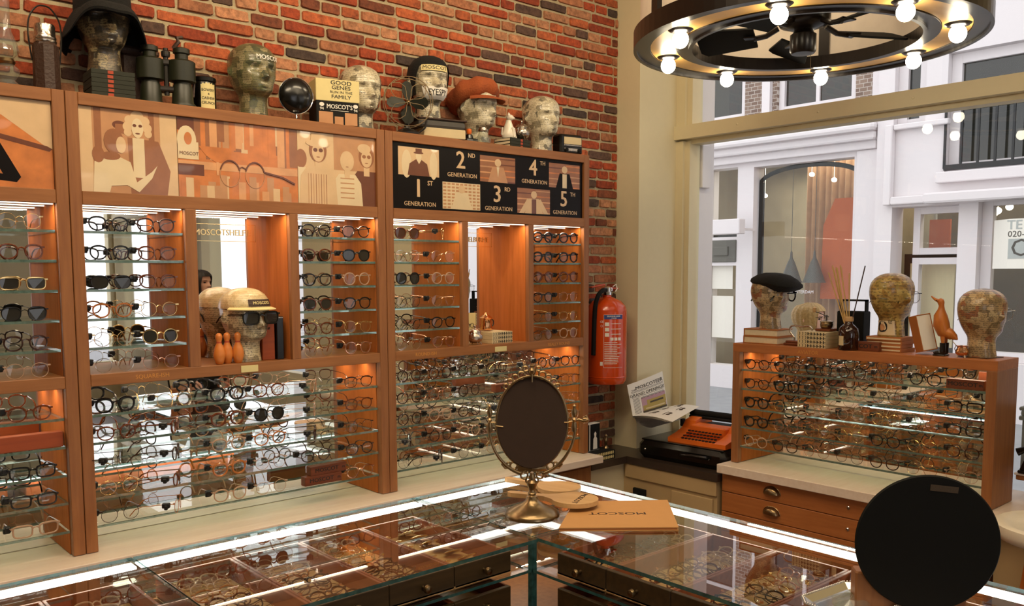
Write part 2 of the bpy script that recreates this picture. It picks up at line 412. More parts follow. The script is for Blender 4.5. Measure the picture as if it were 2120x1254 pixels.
brick_wall()
struct('floor', MB().box((-4, -6, -.1), (3.9, 3.2, 0)), M['floor'])
struct('ceiling', MB().box((-4, -6, CEIL), (3.9, 3.2, CEIL + .1)), M['ceil'])
struct('wall_near', MB().box((-4.1, -6, 0), (-4, 3.2, CEIL)), M['cream'])
w = MB()
w.box((-4, -6.15, 0), (-2.5, -6, CEIL)); w.box((-2.5, -6.15, 0), (3.9, -6, .5)); w.box((-2.5, -6.15, 2.9), (3.9, -6, CEIL)); w.box((.4, -6.15, .5), (2.95, -6, 2.9)); w.box((3.6, -6.15, .5), (3.9, -6, 2.9))
struct('wall_back', w, M['cream'])
w = MB()
w.box((WX, -6, 0), (3.9, 2.853, .70), 0)
w.box((3.37, 2.853, .75), (3.9, 3.2, CEIL), 0)
w.box((WX, -.9, .70), (3.9, .95, CEIL), 0); w.box((WX, -3.6, .70), (3.9, -3.2, CEIL), 0)
w.box((WX, -6, 3.2), (3.9, 2.853, CEIL), 0)
struct('wall_right', w, [M['cream']])
# outer white reveal beside the big window
struct('trim_1', MB().box((3.765, 2.79, .70), (3.90, 2.853, 3.2)).box((3.75, 2.80, 2.20), (3.81, 2.79 + .003, 2.28)).rbox((3.77, 2.766, 2.08), (3.84, 2.79, 2.30), .004), [M['fwhite']])


def window(name, y0, y1, z0=.70):
    """timber frame with a deep transom, the big pane below it and a lighter pane above"""
    root = thing(name, None, None, (0, 0, 0)); root['kind'] = 'structure'
    f = MB()
    f.box((WX, y1 - .045, z0), (3.765, y1, 2.31)).box((WX + .02, y1 - .073, z0), (3.765, y1 - .045, 2.31))          # jamb with its step
    f.box((WX, y1 - .055, 2.385), (3.765, y1, 3.2)).box((WX + .02, y1 - .085, 2.385), (3.765, y1 - .055, 3.2))
    f.box((WX, y0, z0), (3.765, y0 + .06, 3.2))
    f.box((WX + .02, y0, z0), (3.765, y1 - .07, z0 + .05))
    f.box((WX + .02, y0, 3.12), (3.765, y1, 3.2))
    f.build('window_frame', M['frame'], root)
    t = MB(); t.box((WX - .02, y0, 2.318), (3.765, y1, 2.386)).box((WX + .03, y0, 2.296), (3.765, y1, 2.318))
    for k in range(int((y1 - y0) / .42)):
        t.ell((WX - .02, y1 - .38 - .42 * k, 2.352), (.004, .006, .006), n=10, k=6)
    t.build('transom', M['frame'], root)
    MB().box((3.745, y0 + .03, z0 + .03), (3.752, y1 - .05, 2.31)).build('window_pane', M['win'], root)
    MB().box((3.745, y0 + .03, 2.37), (3.752, y1 - .06, 3.15)).build('window_pane', M['win'], root)
    return root


window('window_1', .95, 2.853); window('window_2', -3.2, -.9); window('window_3', -6, -3.6)
# dark stone bench in the corner and along the window, with its beige fronts
b = MB()
L6 = [(2.945, 2.999), (2.945, 2.765), (3.195, 2.765), (3.195, 2.237), (3.659, 2.237), (3.659, 2.999)]
b.prism(L6, .716, .75)
tag(b.build('window_bench', [M['bench']]), 'dark stone bench running round the corner and along the window', 'bench')
tag(MB().rbox((3.25, .45, .716), (3.659, .895, .75), .004).build('window_bench', [M['bench']]), 'short stone bench end right of the window display cabinet', 'bench')
c = thing('bench_cabinet', 'beige panelled cabinet under the dark stone window bench', 'cabinet', (0, 0, 0))
MB().box((2.95, 2.80, 0), (3.215, 2.99, .716)).build('end_panel', M['cream'], c)
MB().box((3.2155, 2.25, 0), (3.65, 2.99, .7155)).build('body', M['tan'], c); MB().box((3.27, .5, 0), (3.65, 1.12, .7155)).build('body', M['tan'], c)
MB().rbox((3.203, 2.25, .645), (3.215, 2.785, .712), .003).build('top_rail', M['tan'], c)
MB().rbox((3.204, 2.27, .25), (3.2149, 2.50, .63), .003).build('door', M['tan'], c)
MB().rbox((3.199, 2.655, .562), (3.2148, 2.73, .600), .002).build('socket', M['matblack'], c)

# ------------------------------------------------------------------ outside: paving and the houses opposite
struct('floor_street', MB().box((3.9, -16, -.2), (10.5, 16, -.02)), M['street'])
XF = 10.5


def fa(px, py, x=XF):
    p = at(px, py, 'x', x); return p.y, p.z


def wall_grid(mb, ya, yb, za, zb, holes, x0, x1, m=0):
    ys = sorted({ya, yb} | {min(max(h[i], ya), yb) for h in holes for i in (0, 1)}); zs = sorted({za, zb} | {min(max(h[i], za), zb) for h in holes for i in (2, 3)})
    for a, b_ in zip(ys, ys[1:]):
        run = None
        for c_, d in list(zip(zs, zs[1:])) + [(None, None)]:
            solid = c_ is not None and not any(h[0] <= (a + b_) / 2 <= h[1] and h[2] <= (c_ + d) / 2 <= h[3] for h in holes)
            if solid: run = (run[0], d) if run else (c_, d)
            elif run: mb.box((x0, a, run[0]), (x1, b_, run[1]), m); run = None


def fwindow(parent, h, x, cols=2, rows=2, bar=.05, gm='darkpane'):
    f = MB(); y0, y1, z0, z1 = h
    bb = bar * 1.6; f.box((x, y0 + .002, z0 + .002), (x + .1, y0 + bb, z1 - .002)).box((x, y1 - bb, z0 + .002), (x + .1, y1 - .002, z1 - .002)).box((x + .003, y0 + bb, z0 + .002), (x + .1, y1 - bb, z0 + bb)).box((x + .003, y0 + bb, z1 - bb), (x + .1, y1 - bb, z1 - .002))
    for i in range(1, cols): yy = y0 + (y1 - y0) * i / cols; f.box((x + .02, yy - bar / 2, z0), (x + .08, yy + bar / 2, z1))
    for i in range(1, rows): zz = z0 + (z1 - z0) * i / rows; f.box((x + .02, y0, zz - bar / 2), (x + .08, y1, zz + bar / 2))
    w_ = f.build('window', M['fwhite'], parent)
    p = MB().box((x + .05, y0 + .05, z0 + .05), (x + .06, y1 - .05, z1 - .05)).build('pane', M[gm], w_)


M['darkpane'] = mat('dark_window_pane', '2c2c28', .06, var=.5, scale=1.5, coat=.4)
m_, nt_, b_, o_ = _new('brown_house_brick'); tc_ = nt_.nodes.new('ShaderNodeTexCoord'); mp_ = nt_.nodes.new('ShaderNodeMapping'); mp_.inputs['Rotation'].default_value = (0, PI / 2, PI / 2)
bk_ = nt_.nodes.new('ShaderNodeTexBrick'); bk_.inputs['Scale'].default_value = 5; bk_.inputs['Color1'].default_value = rgb('8f7a6c'); bk_.inputs['Color2'].default_value = rgb('6f5c52'); bk_.inputs['Mortar'].default_value = rgb('b5aba2'); bk_.inputs['Mortar Size'].default_value = .02
sx_ = nt_.nodes.new('ShaderNodeSeparateXYZ'); cx_ = nt_.nodes.new('ShaderNodeCombineXYZ')
nt_.links.new(tc_.outputs['Object'], sx_.inputs[0]); nt_.links.new(sx_.outputs[1], cx_.inputs[0]); nt_.links.new(sx_.outputs[2], cx_.inputs[1]); nt_.links.new(cx_.outputs[0], bk_.inputs['Vector']); nt_.links.new(bk_.outputs['Color'], b_.inputs['Base Color']); b_.inputs['Roughness'].default_value = .9
M['hbrick'] = m_

A = thing('shop_building', 'brown brick house opposite with a white shopfront and tall curtained window', 'building', (0, 0, 0))
ys = 5.06
z_c0 = fa(1460, 347)[1]; z_c1 = fa(1460, 312)[1]
big = (fa(1767, 400)[0], fa(1560, 400)[0], .55, fa(1560, 346)[1]); nar = (fa(1527, 400)[0], fa(1467, 400)[0], fa(1467, 492)[1], fa(1467, 352)[1])
pan = (nar[0], nar[1], fa(1467, 543)[1], fa(1467, 498)[1]); low = (nar[0], nar[1], .3, fa(1467, 550)[1])
w = MB(); wall_grid(w, ys, 9.2, -.02, z_c0, [big, nar, low], XF, XF + .25)
w.rbox((XF - .05, ys + .02, .1), (XF - .002, ys + .30, z_c0 - .003), .01)
w.build('shopfront', M['fwhite'], A)
w = MB(); w.rbox((XF - .10, ys + .03, z_c0), (XF + .25, 9.2, z_c0 + .10), .01).rbox((XF - .2, ys, z_c0 + .10), (XF + .25, 9.2, z_c0 + .2), .02).rbox((XF - .3, ys - .02, z_c0 + .2), (XF + .25, 9.2, z_c1 + .05), .03)
w.build('cornice', M['fwhite'], A)
MB().rbox((XF - .02, pan[0], pan[2]), (XF + .06, pan[1], pan[3]), .01).rbox((XF - .04, pan[0] + .12, pan[2] + .09), (XF + .04, pan[1] - .12, pan[3] - .09), .01).build('door_panel', M['fgrey'], A)
up = []
for k in range(3):
    z0 = 3.75 + k * 3.0
    up += [(7.05, 8.35, z0, z0 + 2.1), (5.45, 6.55, z0, z0 + 2.1), (8.9, 10.1, z0, z0 + 2.1), (10.8, 12, z0, z0 + 2.1)]
w = MB(); wall_grid(w, ys, 14, z_c1 + .05, 13, up, XF + .05, XF + .3); w.build('brick_wall', M['hbrick'], A)
w = MB().box((XF + .05, 9.2, -.02), (XF + .3, 14, z_c1 + .05)).build('brick_wall', M['hbrick'], A)
for h in up: fwindow(A, h, XF + .1)
w = MB(); w.box((XF - .02, 6.62, z_c1 + .05), (XF + .06, 6.74, 13)).box((XF - .02, ys, z_c1 + .05), (XF + .06, ys + .14, 13)); w.build('white_pilaster', M['fwhite'], A)
w = MB()
w.box((XF + .12, big[0], big[2]), (XF + .13, big[1], big[3])).box((XF + .12, nar[0], nar[2]), (XF + .13, nar[1], nar[3])).box((XF + .12, low[0], low[2]), (XF + .13, low[1], low[3])); w.build('shop_pane', M['win'], A)
w = MB()                                                                           # dark arched inner frame of the tall window
yc, hw = (big[0] + big[1]) / 2, (big[1] - big[0]) / 2
pts = [(XF + .17, yc + hw * math.cos(t), big[3] - .22 + .2 * math.sin(t)) for t in [PI * i / 14 for i in range(15)]]
w.tube(pts, .03, 6).box((XF + .14, big[1] - .05, big[2]), (XF + .2, big[1], big[3] - .2)).box((XF + .14, nar[0], nar[2]), (XF + .2, nar[1], nar[2] + .04)); w.build('inner_frame', M['matblack'], A)
w = MB().box((XF + .3, ys, -.02), (XF + .4, ys + .02, 3.4)).box((XF + 2.2, ys, 0), (XF + 2.3, 9.2, 3.6)).box((XF + .25, ys - .05, 0), (XF + 2.3, ys, 3.6)).box((XF + .25, ys, 3.35), (XF + 2.3, 9.2, 3.45)).build('shop_interior', M['darkroom'], A)
MB().box((XF + .25, ys, -.02), (XF + 2.3, 9.2, .02)).build('shop_floor', M['street'], A)
cu = MB(); ya, yb = big[0] - .1, big[0] + 1.15
n = 90
P0 = [(ya + (yb - ya) * i / n, XF + .9 + .035 * math.sin(i * .9) + .015 * math.sin(i * .37)) for i in range(n + 1)]
vs = [(x, y, z) for z in (.1, 3.2) for y, x in P0]
cu.add(vs, [(i, i + 1, n + 2 + i, n + 1 + i) for i in range(n)])
cu.build('curtain', M['curtain'], A, smooth=True)
oy, oz = fa(1740, 480, XF + .6)
MB().prism([(oy + .28, oz - .9), (oy + .26, oz + .1), (oy + .1, oz + .45), (oy - .5, oz + .45), (oy - .5, oz - .9)], 0, .06, M=frame((XF + .62, 0, 0), (0, 1, 0), (0, 0, 1))).build('orange_drape', M['fborange'], A)
for px in (1637, 1685):
    y_, z_ = fa(px, 585, XF + .45)
    l = MB().lathe([(.16, z_), (.14, z_ + .03), (.05, z_ + .28), (.02, z_ + .34), (.015, z_ + .42), (.004, z_ + .44), (.004, 3.3)], 20, M=Matrix.Translation((XF + .45, y_, 0))).build('pendant_lamp', M['grey'], A, smooth=True)
for px, py in ((1681, 361), (1727, 372), (1584, 405)):
    y_, z_ = fa(px, py, XF + .5)
    MB().ell((XF + .5, y_, z_), (.05, .03, .03)).tube([(XF + .5, y_, z_ + .03), (XF + .5, y_, 3.35)], .002).build('ceiling_spot', M['spot'], A)
y_, z_ = fa(1648, 604, XF + .115)
MB().text('MAAX|AMSTERDAM', .058, M=frame((XF + .112, y_, z_), (0, -1, 0), (0, 0, 1)), bold=.012).build('lettering', M['fwhite'], A)
for (a, b2, c_, d) in ((1476, 550, 1517, 598), (1476, 612, 1517, 700)):
    y0, z1 = fa(a, b2, XF + .1); y1, z0 = fa(c_, d, XF + .1)
    MB().box((XF + .09, y1, z0), (XF + .1, y0, z1)).build('notice', M['paper'], A)
s_ = MB(); y0, z1 = fa(1487, 456, XF - .3); y1, z0 = fa(1543, 484, XF - .3)
s_.rbox((XF - .45, y1, z0), (XF - .3, y0, z1), .01).box((XF - .3, y1 + .03, z0 + .05), (XF, y1 + .06, z0 + .08))
sg = s_.build('hanging_sign', M['fwhite'], A)

B = thing('white_building', 'white rendered building opposite with a balcony and a shop to let', 'building', (0, 0, 0))
XB = 10.3
def fb(px, py): return fa(px, py, XB)
h1 = (-.2, fb(1957, 300)[0], fb(1957, 357)[1], fb(1957, 205)[1] + .5)
h2 = (fb(1917, 200)[0], fb(1852, 200)[0], fb(1852, 268)[1], fb(1852, 100)[1] + .6)
h3 = (fb(1983, 480)[0], fb(1845, 480)[0], .35, fb(1872, 428)[1])
h4 = (.6, fb(2018, 600)[0], fb(2018, 748)[1], fb(2018, 405)[1])
h5 = (-1.9, .3, h4[2], h4[3]); h6 = (-5, -2.6, .5, 3.3); h7 = (-9, -6, .5, 3.3)
ups = [(a, a + 1.6, z, z + 2) for a in (-9.3, -6.2, -3.2, .3, 2.7) for z in (7.2, 10.2)]
w = MB(); wall_grid(w, -14, ys - .03, -.02, 13, [h1, h2, h3, h4, h5] + ups, XB, XB + .3)
w.build('wall', M['fwhite'], B)
w = MB(); y0, z1 = fb(1840, 262); y1, z0 = fb(1962, 418)
w.rbox((XB - .10, y1, z0), (XB - .002, y0 - .09, z0 + .09), .01).rbox((XB - .103, y0 - .0895, z0 - .003), (XB - .002, y0, z1), .01).rbox((XB - .08, y1, z1 - .06), (XB - .002, y0 - .09, z1), .01)
w.rbox((XB - .3, -3, h3[3] + .004), (XB - .002, y0 - .55, h3[3] + .12), .02)
w.rbox((XB - .1, -3, h1[2] - .12), (XB, h1[1] + .06, h1[2]), .01)
w.build('white_moulding', M['fwhite'], B)
for h in (h1, h2): fwindow(B, h, XB + .1, 2 if h is h1 else 1, 1, .07)
for h in ups: fwindow(B, h, XB + .1)
r_ = MB()
for i in range(26): r_.box((XB - .02, h1[0] + (h1[1] - h1[0]) * i / 25 - .012, h1[2] + .04), (XB + .0, h1[0] + (h1[1] - h1[0]) * i / 25 + .012, h1[2] + .75))
r_.box((XB - .03, h1[0], h1[2] + .72), (XB + .01, h1[1], h1[2] + .78)).box((XB - .03, h1[0], h1[2] + .02), (XB + .01, h1[1], h1[2] + .08)); r_.build('balcony_railing', M['balc'], B)
fwindow(B, (h3[0], h3[1] - .15, fb(1872, 527)[1], h3[3]), XB + .25, 1, 1, .05, 'win')
fwindow(B, (h3[0], h3[1] - .15, .4, fb(1872, 533)[1]), XB + .25, 1, 1, .05, 'win')
for h in (h4, h5): fwindow(B, h, XB + .12, 1, 1, .07, 'win')
M['brownroom'] = mat('brown_shop_wall', '5e5038', .9, var=.35, scale=3)
MB().box((XB + 1.6, -14, 0), (XB + 1.7, ys - .1, 3.6)).box((XB + .3, -14, 3.5), (XB + 1.7, ys - .1, 3.6)).box((XB + .3, -14, -.02), (XB + 1.7, ys - .1, .02)).build('shop_interior', M['brownroom'], B)
MB().box((XB + .6, h3[0] - .1, 0), (XB + .65, h3[1] + .1, fb(1872, 533)[1] + .05)).build('dark_partition', mat('dark_partition', '2c241c', .8), B)
y0, z1 = fa(1925, 455, XB + .7); y1, z0 = fa(1965, 520, XB + .7)
MB().box((XB + .7, y1, z0), (XB + .74, y0, z1)).build('orange_panel', M['fborange'], B)
y0, z1 = fa(1885, 545, XB + .5); y1, z0 = fa(1970, 720, XB + .5)
MB().box((XB + .5, y1, z0), (XB + .53, y0, z1)).build('poster', M['cream2'], B)
for px, py in ((2035, 415), (2060, 440), (2066, 436), (2090, 428)):
    y_, z_ = fa(px, py, XB + .9); MB().ell((XB + .9, y_, z_), (.05, .04, .04)).tube([(XB + .9, y_, z_ + .03), (XB + .9, y_, 3.5)], .002).build('ceiling_spot', M['spot'], B)
y0, z1 = fa(2053, 456, XB - .1); _, z0 = fa(2053, 556, XB - .1); y1 = y0 - 1.25
sg = thing('for_rent_sign', 'white folded TE HUUR sign fixed to the shop window of the white building', 'sign', (XB - .02, y0, z0))
H = z1 - z0; W = y0 - y1
MB().prism([(0, 0), (.22, -.22), (W - .22, -.22), (W, 0), (W, .0), (W - .22, -.2), (.22, -.2), (0, .02)], 0, H, M=frame((0, 0, 0), (0, -1, 0), (1, 0, 0))).build("board", M['paper'], sg)
FS = frame((-.2215, -.22 - (W - .44) / 2, 0), (0, -1, 0), (0, 0, 1))
LG = mat('light_grey_print', 'a6aaa6', .6)
MB().text('TE HUUR', .135, M=FS @ Matrix.Translation((-.42, H * .87, 0)), align='LEFT', bold=.02).build('lettering', LG, sg)
MB().text('020-6664', .09, M=FS @ Matrix.Translation((-.41, H * .69, 0)), align='LEFT', bold=.005).build('phone_number', M['grey'], sg)
MB().box((-.40, H * .2, 0), (.34, H * .60, .001), M=FS).build('grey_band', LG, sg)
MB().text('O&G', .26, M=FS @ Matrix.Translation((-.38, H * .40, .001)), align='LEFT').build('initials', M['grey'], sg)
area('shop_ceiling_light', (XF + 1.2, 6.3, 3.2), (XF + 1.2, 6.3, 0), 1.2, 2.5, 60, (1, .9, .75))
area('shop_ceiling_light', (XB + .95, 3.0, 3.3), (XB + .95, 3.0, 0), .8, 4.0, 45, (1, .88, .7))
# ------------------------------------------------------------------ the wall cabinets
YF, YM = 2.78, 2.96
UZ = [1.775, 1.688, 1.60, 1.512, 1.425]; LZ = [1.22, 1.135, 1.05, .965, .878]
LW = lambda x, z, y=YF: frame((x, y, z), (1, 0, 0), (0, 0, 1))               # lettering plane facing the room


def shelf(mb, a, b):
    mb.box(a, b, 0, side=1)


def bay_light(a, b, y, z, w):
    """the downward light of a cabinet's strips"""
    l = area("led_light", ((a + b) / 2, y, z), ((a + b) / 2, y + .0001, 0), max(b - a - .03, .05), .008, w * (b - a) / .3, (1, .76, .52))
    l.rotation_euler = (0, 0, 0)


def wall_cabinet(x0, x1, label, divs, photo):
    c = thing('display_cabinet', label, 'cabinet', (x0, YF, .80))
    T = Matrix.Translation((-x0, -YF, -.80))
    N = lambda: MB(T)
    w = .035
    for a in (x0, x1 - w):
        N().rbox((a + .0006, YF, .802), (a + w - .0006, YM, 2.175), .0015).build('side_panel', M['oak'], c)
    N().rbox((x0 + w, YF, 2.14), (x1 - w, 2.995, 2.175), .0015).build('top_panel', M['oakx'], c)
    N().box((x0 + w, YF + .005, 1.851), (x1 - w, YM, 1.89)).rbox((x0 + w, YF, 1.851), (x1 - w, YF + .02, 1.89), .0015).build('upper_rail', M['oakx'], c)
    N().rbox((x0 + w, YF, 1.309), (x1 - w, YM, 1.345), .0015).build('middle_shelf', M['oakx'], c)
    for a, b in divs: N().rbox((a, YF, 1.345), (b, YM, 1.851), .0015).build('divider', M['oak'], c)
    N().box((x0 + w, YM - .02, 1.90), (x1 - w, YM + .02, 2.14)).build('back_board', M['oakx'], c)
    for a in (x0 + w, x1 - w): s = 1 if a < (x0 + x1) / 2 else -1; N().box((a, YF + .03, .802), (a + s * .0015, YM - .002, 1.309)).build('led_warm_face', M['inner'], c, label='orange cherry lining')  # thin added sheets, the orange of the LED light painted on the panels
    edges = [x0 + w] + [v for d in divs for v in d] + [x1 - w]
    for i in range(0, len(edges), 2):
        for a, s in ((edges[i], 1), (edges[i + 1], -1)): N().box((a, YF + .02, 1.345), (a + s * .0015, YM - .002, 1.851)).build('led_warm_face', M['inner'], c, label='orange cherry lining')  # same sheets in the upper bays, LED warmth held in the colour
    N().box((x0 + w, YM - .002, .802), (x1 - w, YM + .02, 1.309)).build('mirror_back', M['mirror'], c)
    for i in range(0, len(edges), 2):
        N().box((edges[i], YM - .002, 1.345), (edges[i + 1], YM + .02, 1.851)).build('mirror_back', M['mirror'], c)
        for y in (YF + .022, YF + .118): N().box((edges[i] + .004, y, 1.8482), (edges[i + 1] - .004, y + .006, 1.8508)).build('led_strip', M['led'], c)
        bay_light(edges[i], edges[i + 1], YF + .025, 1.8478, .7)
        if i != 2:
            for z in UZ:
                m = N(); shelf(m, (edges[i] + .003, YF + .018, z - .008), (edges[i + 1] - .003, YM - .004, z)); m.build('glass_shelf', [M['shelf'], M['edge']], c)
    N().box((x0 + w + .01, YF + .10, 1.303), (x1 - w - .01, YF + .109, 1.3088)).build('led_strip', M['led'], c)
    bay_light(x0 + w, x1 - w, YF + .1045, 1.3026, .5)
    for z in LZ:
        m = N(); shelf(m, (x0 + w + .003, YF + .018, z - .008), (x1 - w - .003, YM - .004, z)); m.build('glass_shelf', [M['shelf'], M['edge']], c)
    return c, T


CAB = []
DV = [(.303, .337), (.664, .698)]
specs = [(-.356, .7375, 'oak wall display cabinet at the left edge of the photo, showing two spectacle close-up prints', [(-.02, .014), (.343, .376)]),
         (.7385, 1.8315, 'oak wall display cabinet with three sepia prints and the mannequin head niche', [(1.075, 1.111), (1.437, 1.470)]),
         (1.8325, 2.938, 'oak wall display cabinet nearest the window, topped by the black GENERATION panel', [(2.195, 2.227), (2.559, 2.590)])]
for s_ in specs: CAB.append(wall_cabinet(s_[0], s_[1], s_[2], s_[3], None))


_lay = [0]


def sh(mb, pts, lay, m, M_):
    _lay[0] = (_lay[0] + 1) % 40
    mb.prism(pts, 0, .0003 + lay * .0002 + _lay[0] * .000004, m, M_)


def el(cx, cy, rx, ry, n=20, a=0):
    return [(cx + rx * math.cos(t) * math.cos(a) - ry * math.sin(t) * math.sin(a), cy + rx * math.cos(t) * math.sin(a) + ry * math.sin(t) * math.cos(a)) for t in [2 * PI * i / n for i in range(n)]]


def rc(x0, y0, x1, y1): return [(x0, y0), (x1, y0), (x1, y1), (x0, y1)]


SEP = [mat('print_' + n, c, .3, var=v * 1.5, scale=22, coat=.3) for n, c, v in (('cream', 'd6b489', .08), ('tan', 'bd8a5f', .14), ('brown', '96603c', .18), ('dark', '6b3a22', .15), ('pale', 'ddc7a0', .06), ('orange', 'c8783c', .3), ('hot', 'd49a68', .2), ('black', '0e0907', .1))]
SEP[7] = mat('print_black', '120c09', .35, var=.1, spec=.15)
CR, TN, BR, DK, PL, OR, HT, BK = range(8)


def print_panel(cab, name, x0, x1, z0, z1, label, draw):
    c, T = cab
    m = MB(T); m.box((x0, YF + .012, z0), (x1, YF + .03, z1), 0)
    w, h = x1 - x0, z1 - z0
    draw(m, frame((x0, YF + .012, z0), (1, 0, 0), (0, 0, 1)), w, h)
    o = m.build(name, SEP, c); o['label'] = label
    return o


def person_fig(m, Fm, cx, y0, s, skin=CR, hair=BR, body=PL, hat=None, glasses=DK, lay=3):
    sh(m, [(cx - .30 * s, y0), (cx - .27 * s, y0 + .38 * s), (cx - .16 * s, y0 + .52 * s), (cx + .16 * s, y0 + .52 * s), (cx + .27 * s, y0 + .38 * s), (cx + .30 * s, y0)], lay, body, Fm)
    sh(m, rc(cx - .05 * s, y0 + .45 * s, cx + .05 * s, y0 + .62 * s), lay + 1, skin, Fm)
    sh(m, el(cx, y0 + .74 * s, .135 * s, .17 * s), lay + 1, hair, Fm)
    sh(m, el(cx, y0 + .71 * s, .095 * s, .13 * s), lay + 2, skin, Fm)
    if glasses is not None:
        for k in (-1, 1): sh(m, el(cx + k * .042 * s, y0 + .74 * s, .034 * s, .028 * s, 10), lay + 3, glasses, Fm)
    sh(m, el(cx, y0 + .645 * s, .03 * s, .008 * s, 8), lay + 3, BR, Fm)
    if hat is not None:
        sh(m, el(cx, y0 + .83 * s, .19 * s, .05 * s), lay + 4, hat, Fm); sh(m, [(cx - .12 * s, y0 + .83 * s), (cx - .10 * s, y0 + .96 * s), (cx + .10 * s, y0 + .96 * s), (cx + .12 * s, y0 + .83 * s)], lay + 5, hat, Fm)


def d_close(m, Fm, w, h):
    sh(m, rc(0, 0, w, h), 0, OR, Fm); sh(m, [(0, h), (0, h * .86), (w * .55, h * .80), (w * .98, h * .45), (w, h * .46), (w, h)], 1, CR, Fm)
    sh(m, [(0, h * .66), (w * .97, h * .43), (w, h * .46), (w * .95, h * .49), (0, h * .72)], 2, DK, Fm)
    sh(m, [(w * .3, h * .7), (w * .42, h * .72), (w * .7, h * .12), (w * .66, h * .06), (w * .55, h * .12)], 3, BK, Fm)
    sh(m, [(0, h * .12), (w * .66, h * .06), (w * .68, h * .13), (0, h * .2)], 3, BK, Fm)


def d_lady(m, Fm, w, h):
    sh(m, rc(0, 0, w, h), 0, TN, Fm); sh(m, rc(0, 0, w * .13, h), 1, CR, Fm); sh(m, rc(w * .15, 0, w * .22, h), 1, BR, Fm); sh(m, rc(w * .70, 0, w * .76, h), 1, BR, Fm); sh(m, rc(w * .82, 0, w, h), 1, CR, Fm)
    sh(m, [(w * .5, 0), (w * .48, h * .68), (w * .80, h * .66), (w * .92, h * .3), (w * .88, 0)], 2, BR, Fm)
    sh(m, el(w * .40, h * .82, w * .07, h * .05), 2, DK, Fm); sh(m, rc(w * .36, h * .72, w * .46, h * .83), 3, BR, Fm)
    for dx, dy, r in ((-.1, -.02, .05), (.1, -.02, .05), (-.08, .06, .05), (.08, .06, .05), (0, .1, .07), (-.1, -.09, .04), (.11, -.09, .04)): sh(m, el(w * .585 + dx * w, h * .83 + dy * h, r * w, r * w), 3, CR, Fm)
    sh(m, el(w * .585, h * .80, w * .06, h * .12), 5, PL, Fm)
    for k in (-1, 1): sh(m, el(w * .585 + k * w * .03, h * .83, w * .028, h * .025, 12), 6, PL, Fm); sh(m, el(w * .585 + k * w * .03, h * .83, w * .02, h * .018, 12), 7, DK, Fm)
    sh(m, el(w * .585, h * .735, w * .025, h * .01, 10), 6, DK, Fm)
    sh(m, rc(w * .53, h * .2, w * .65, h * .68), 4, PL, Fm)
    sh(m, [(w * .12, 0), (w * .14, h * .36), (w * .34, h * .46), (w * .5, h * .38), (w * .56, h * .14), (w * .72, h * .28), (w * .78, h * .36), (w * .72, h * .2), (w * .58, h * .02), (w * .46, h * .1), (w * .3, h * .08), (w * .28, 0)], 6, PL, Fm)
    sh(m, el(w * .34, h * .62, w * .10, h * .15), 7, BR, Fm); sh(m, el(w * .41, h * .58, w * .05, h * .10), 8, CR, Fm); sh(m, el(w * .18, h * .45, w * .06, h * .1), 7, BR, Fm); sh(m, el(w * .3, h * .44, w * .1, h * .05), 8, BR, Fm)


def d_bar(m, Fm, w, h):
    sh(m, rc(0, 0, w, h), 0, OR, Fm)
    rnd = random.Random(3)
    for i in range(26): x = rnd.random() * w * .94; sh(m, rc(x, h * (.45 + .3 * rnd.random()), x + w * .04 * (1 + rnd.random()), h), 1 + i % 3, rnd.choice([HT, CR, TN, BR, OR, HT]), Fm)
    for i in range(18): x = rnd.random() * w * .92; sh(m, rc(x, 0, x + w * .06, h * (.12 + .2 * rnd.random())), 1 + i % 3, rnd.choice([HT, OR, TN, CR]), Fm)
    sh(m, rc(0, h * .36, w, h * .46), 4, HT, Fm)
    sh(m, rc(0, h * .84, w * .13, h), 5, DK, Fm); sh(m, rc(0, h * .28, w * .2, h * .42), 5, DK, Fm); sh(m, el(w * .07, h * .72, w * .075, h * .18) , 6, PL, Fm); sh(m, rc(0, h * .48, w * .16, h * .7), 7, PL, Fm); sh(m, el(w * .08, h * .74, w * .03, h * .08), 8, OR, Fm)
    m.text('MOSCOT', h * .06, DK, Fm @ Matrix.Translation((w * .085, h * .55, .0028)), depth=.0002)
    sh(m, [(w * .16, h * .66), (w * .46, h * .66), (w * .40, h * .54), (w * .33, h * .47), (w * .29, h * .47), (w * .22, h * .54)], 6, OR, Fm); sh(m, rc(w * .30, h * .3, w * .32, h * .47), 6, HT, Fm)
    for cx in (.41, .62):
        P = [(w * cx + w * .082 * math.cos(t), h * .33 + h * .17 * math.sin(t)) for t in [2 * PI * i / 24 for i in range(24)]]
        m.tube([(x, y, .0015) for x, y in P], .0014, 4, TN, Fm, closed=True)
        m.tube([(x, y + .001, .002) for x, y in P[1:12]], .003, 4, DK, Fm)
    m.tube([(w * .48, h * .4, .002), (w * .51, h * .43, .002), (w * .55, h * .4, .002)], .0024, 4, DK, Fm); m.tube([(w * .70, h * .38, .002), (w * .86, h * .33, .002), (w * .97, h * .25, .002)], .004, 4, DK, Fm)


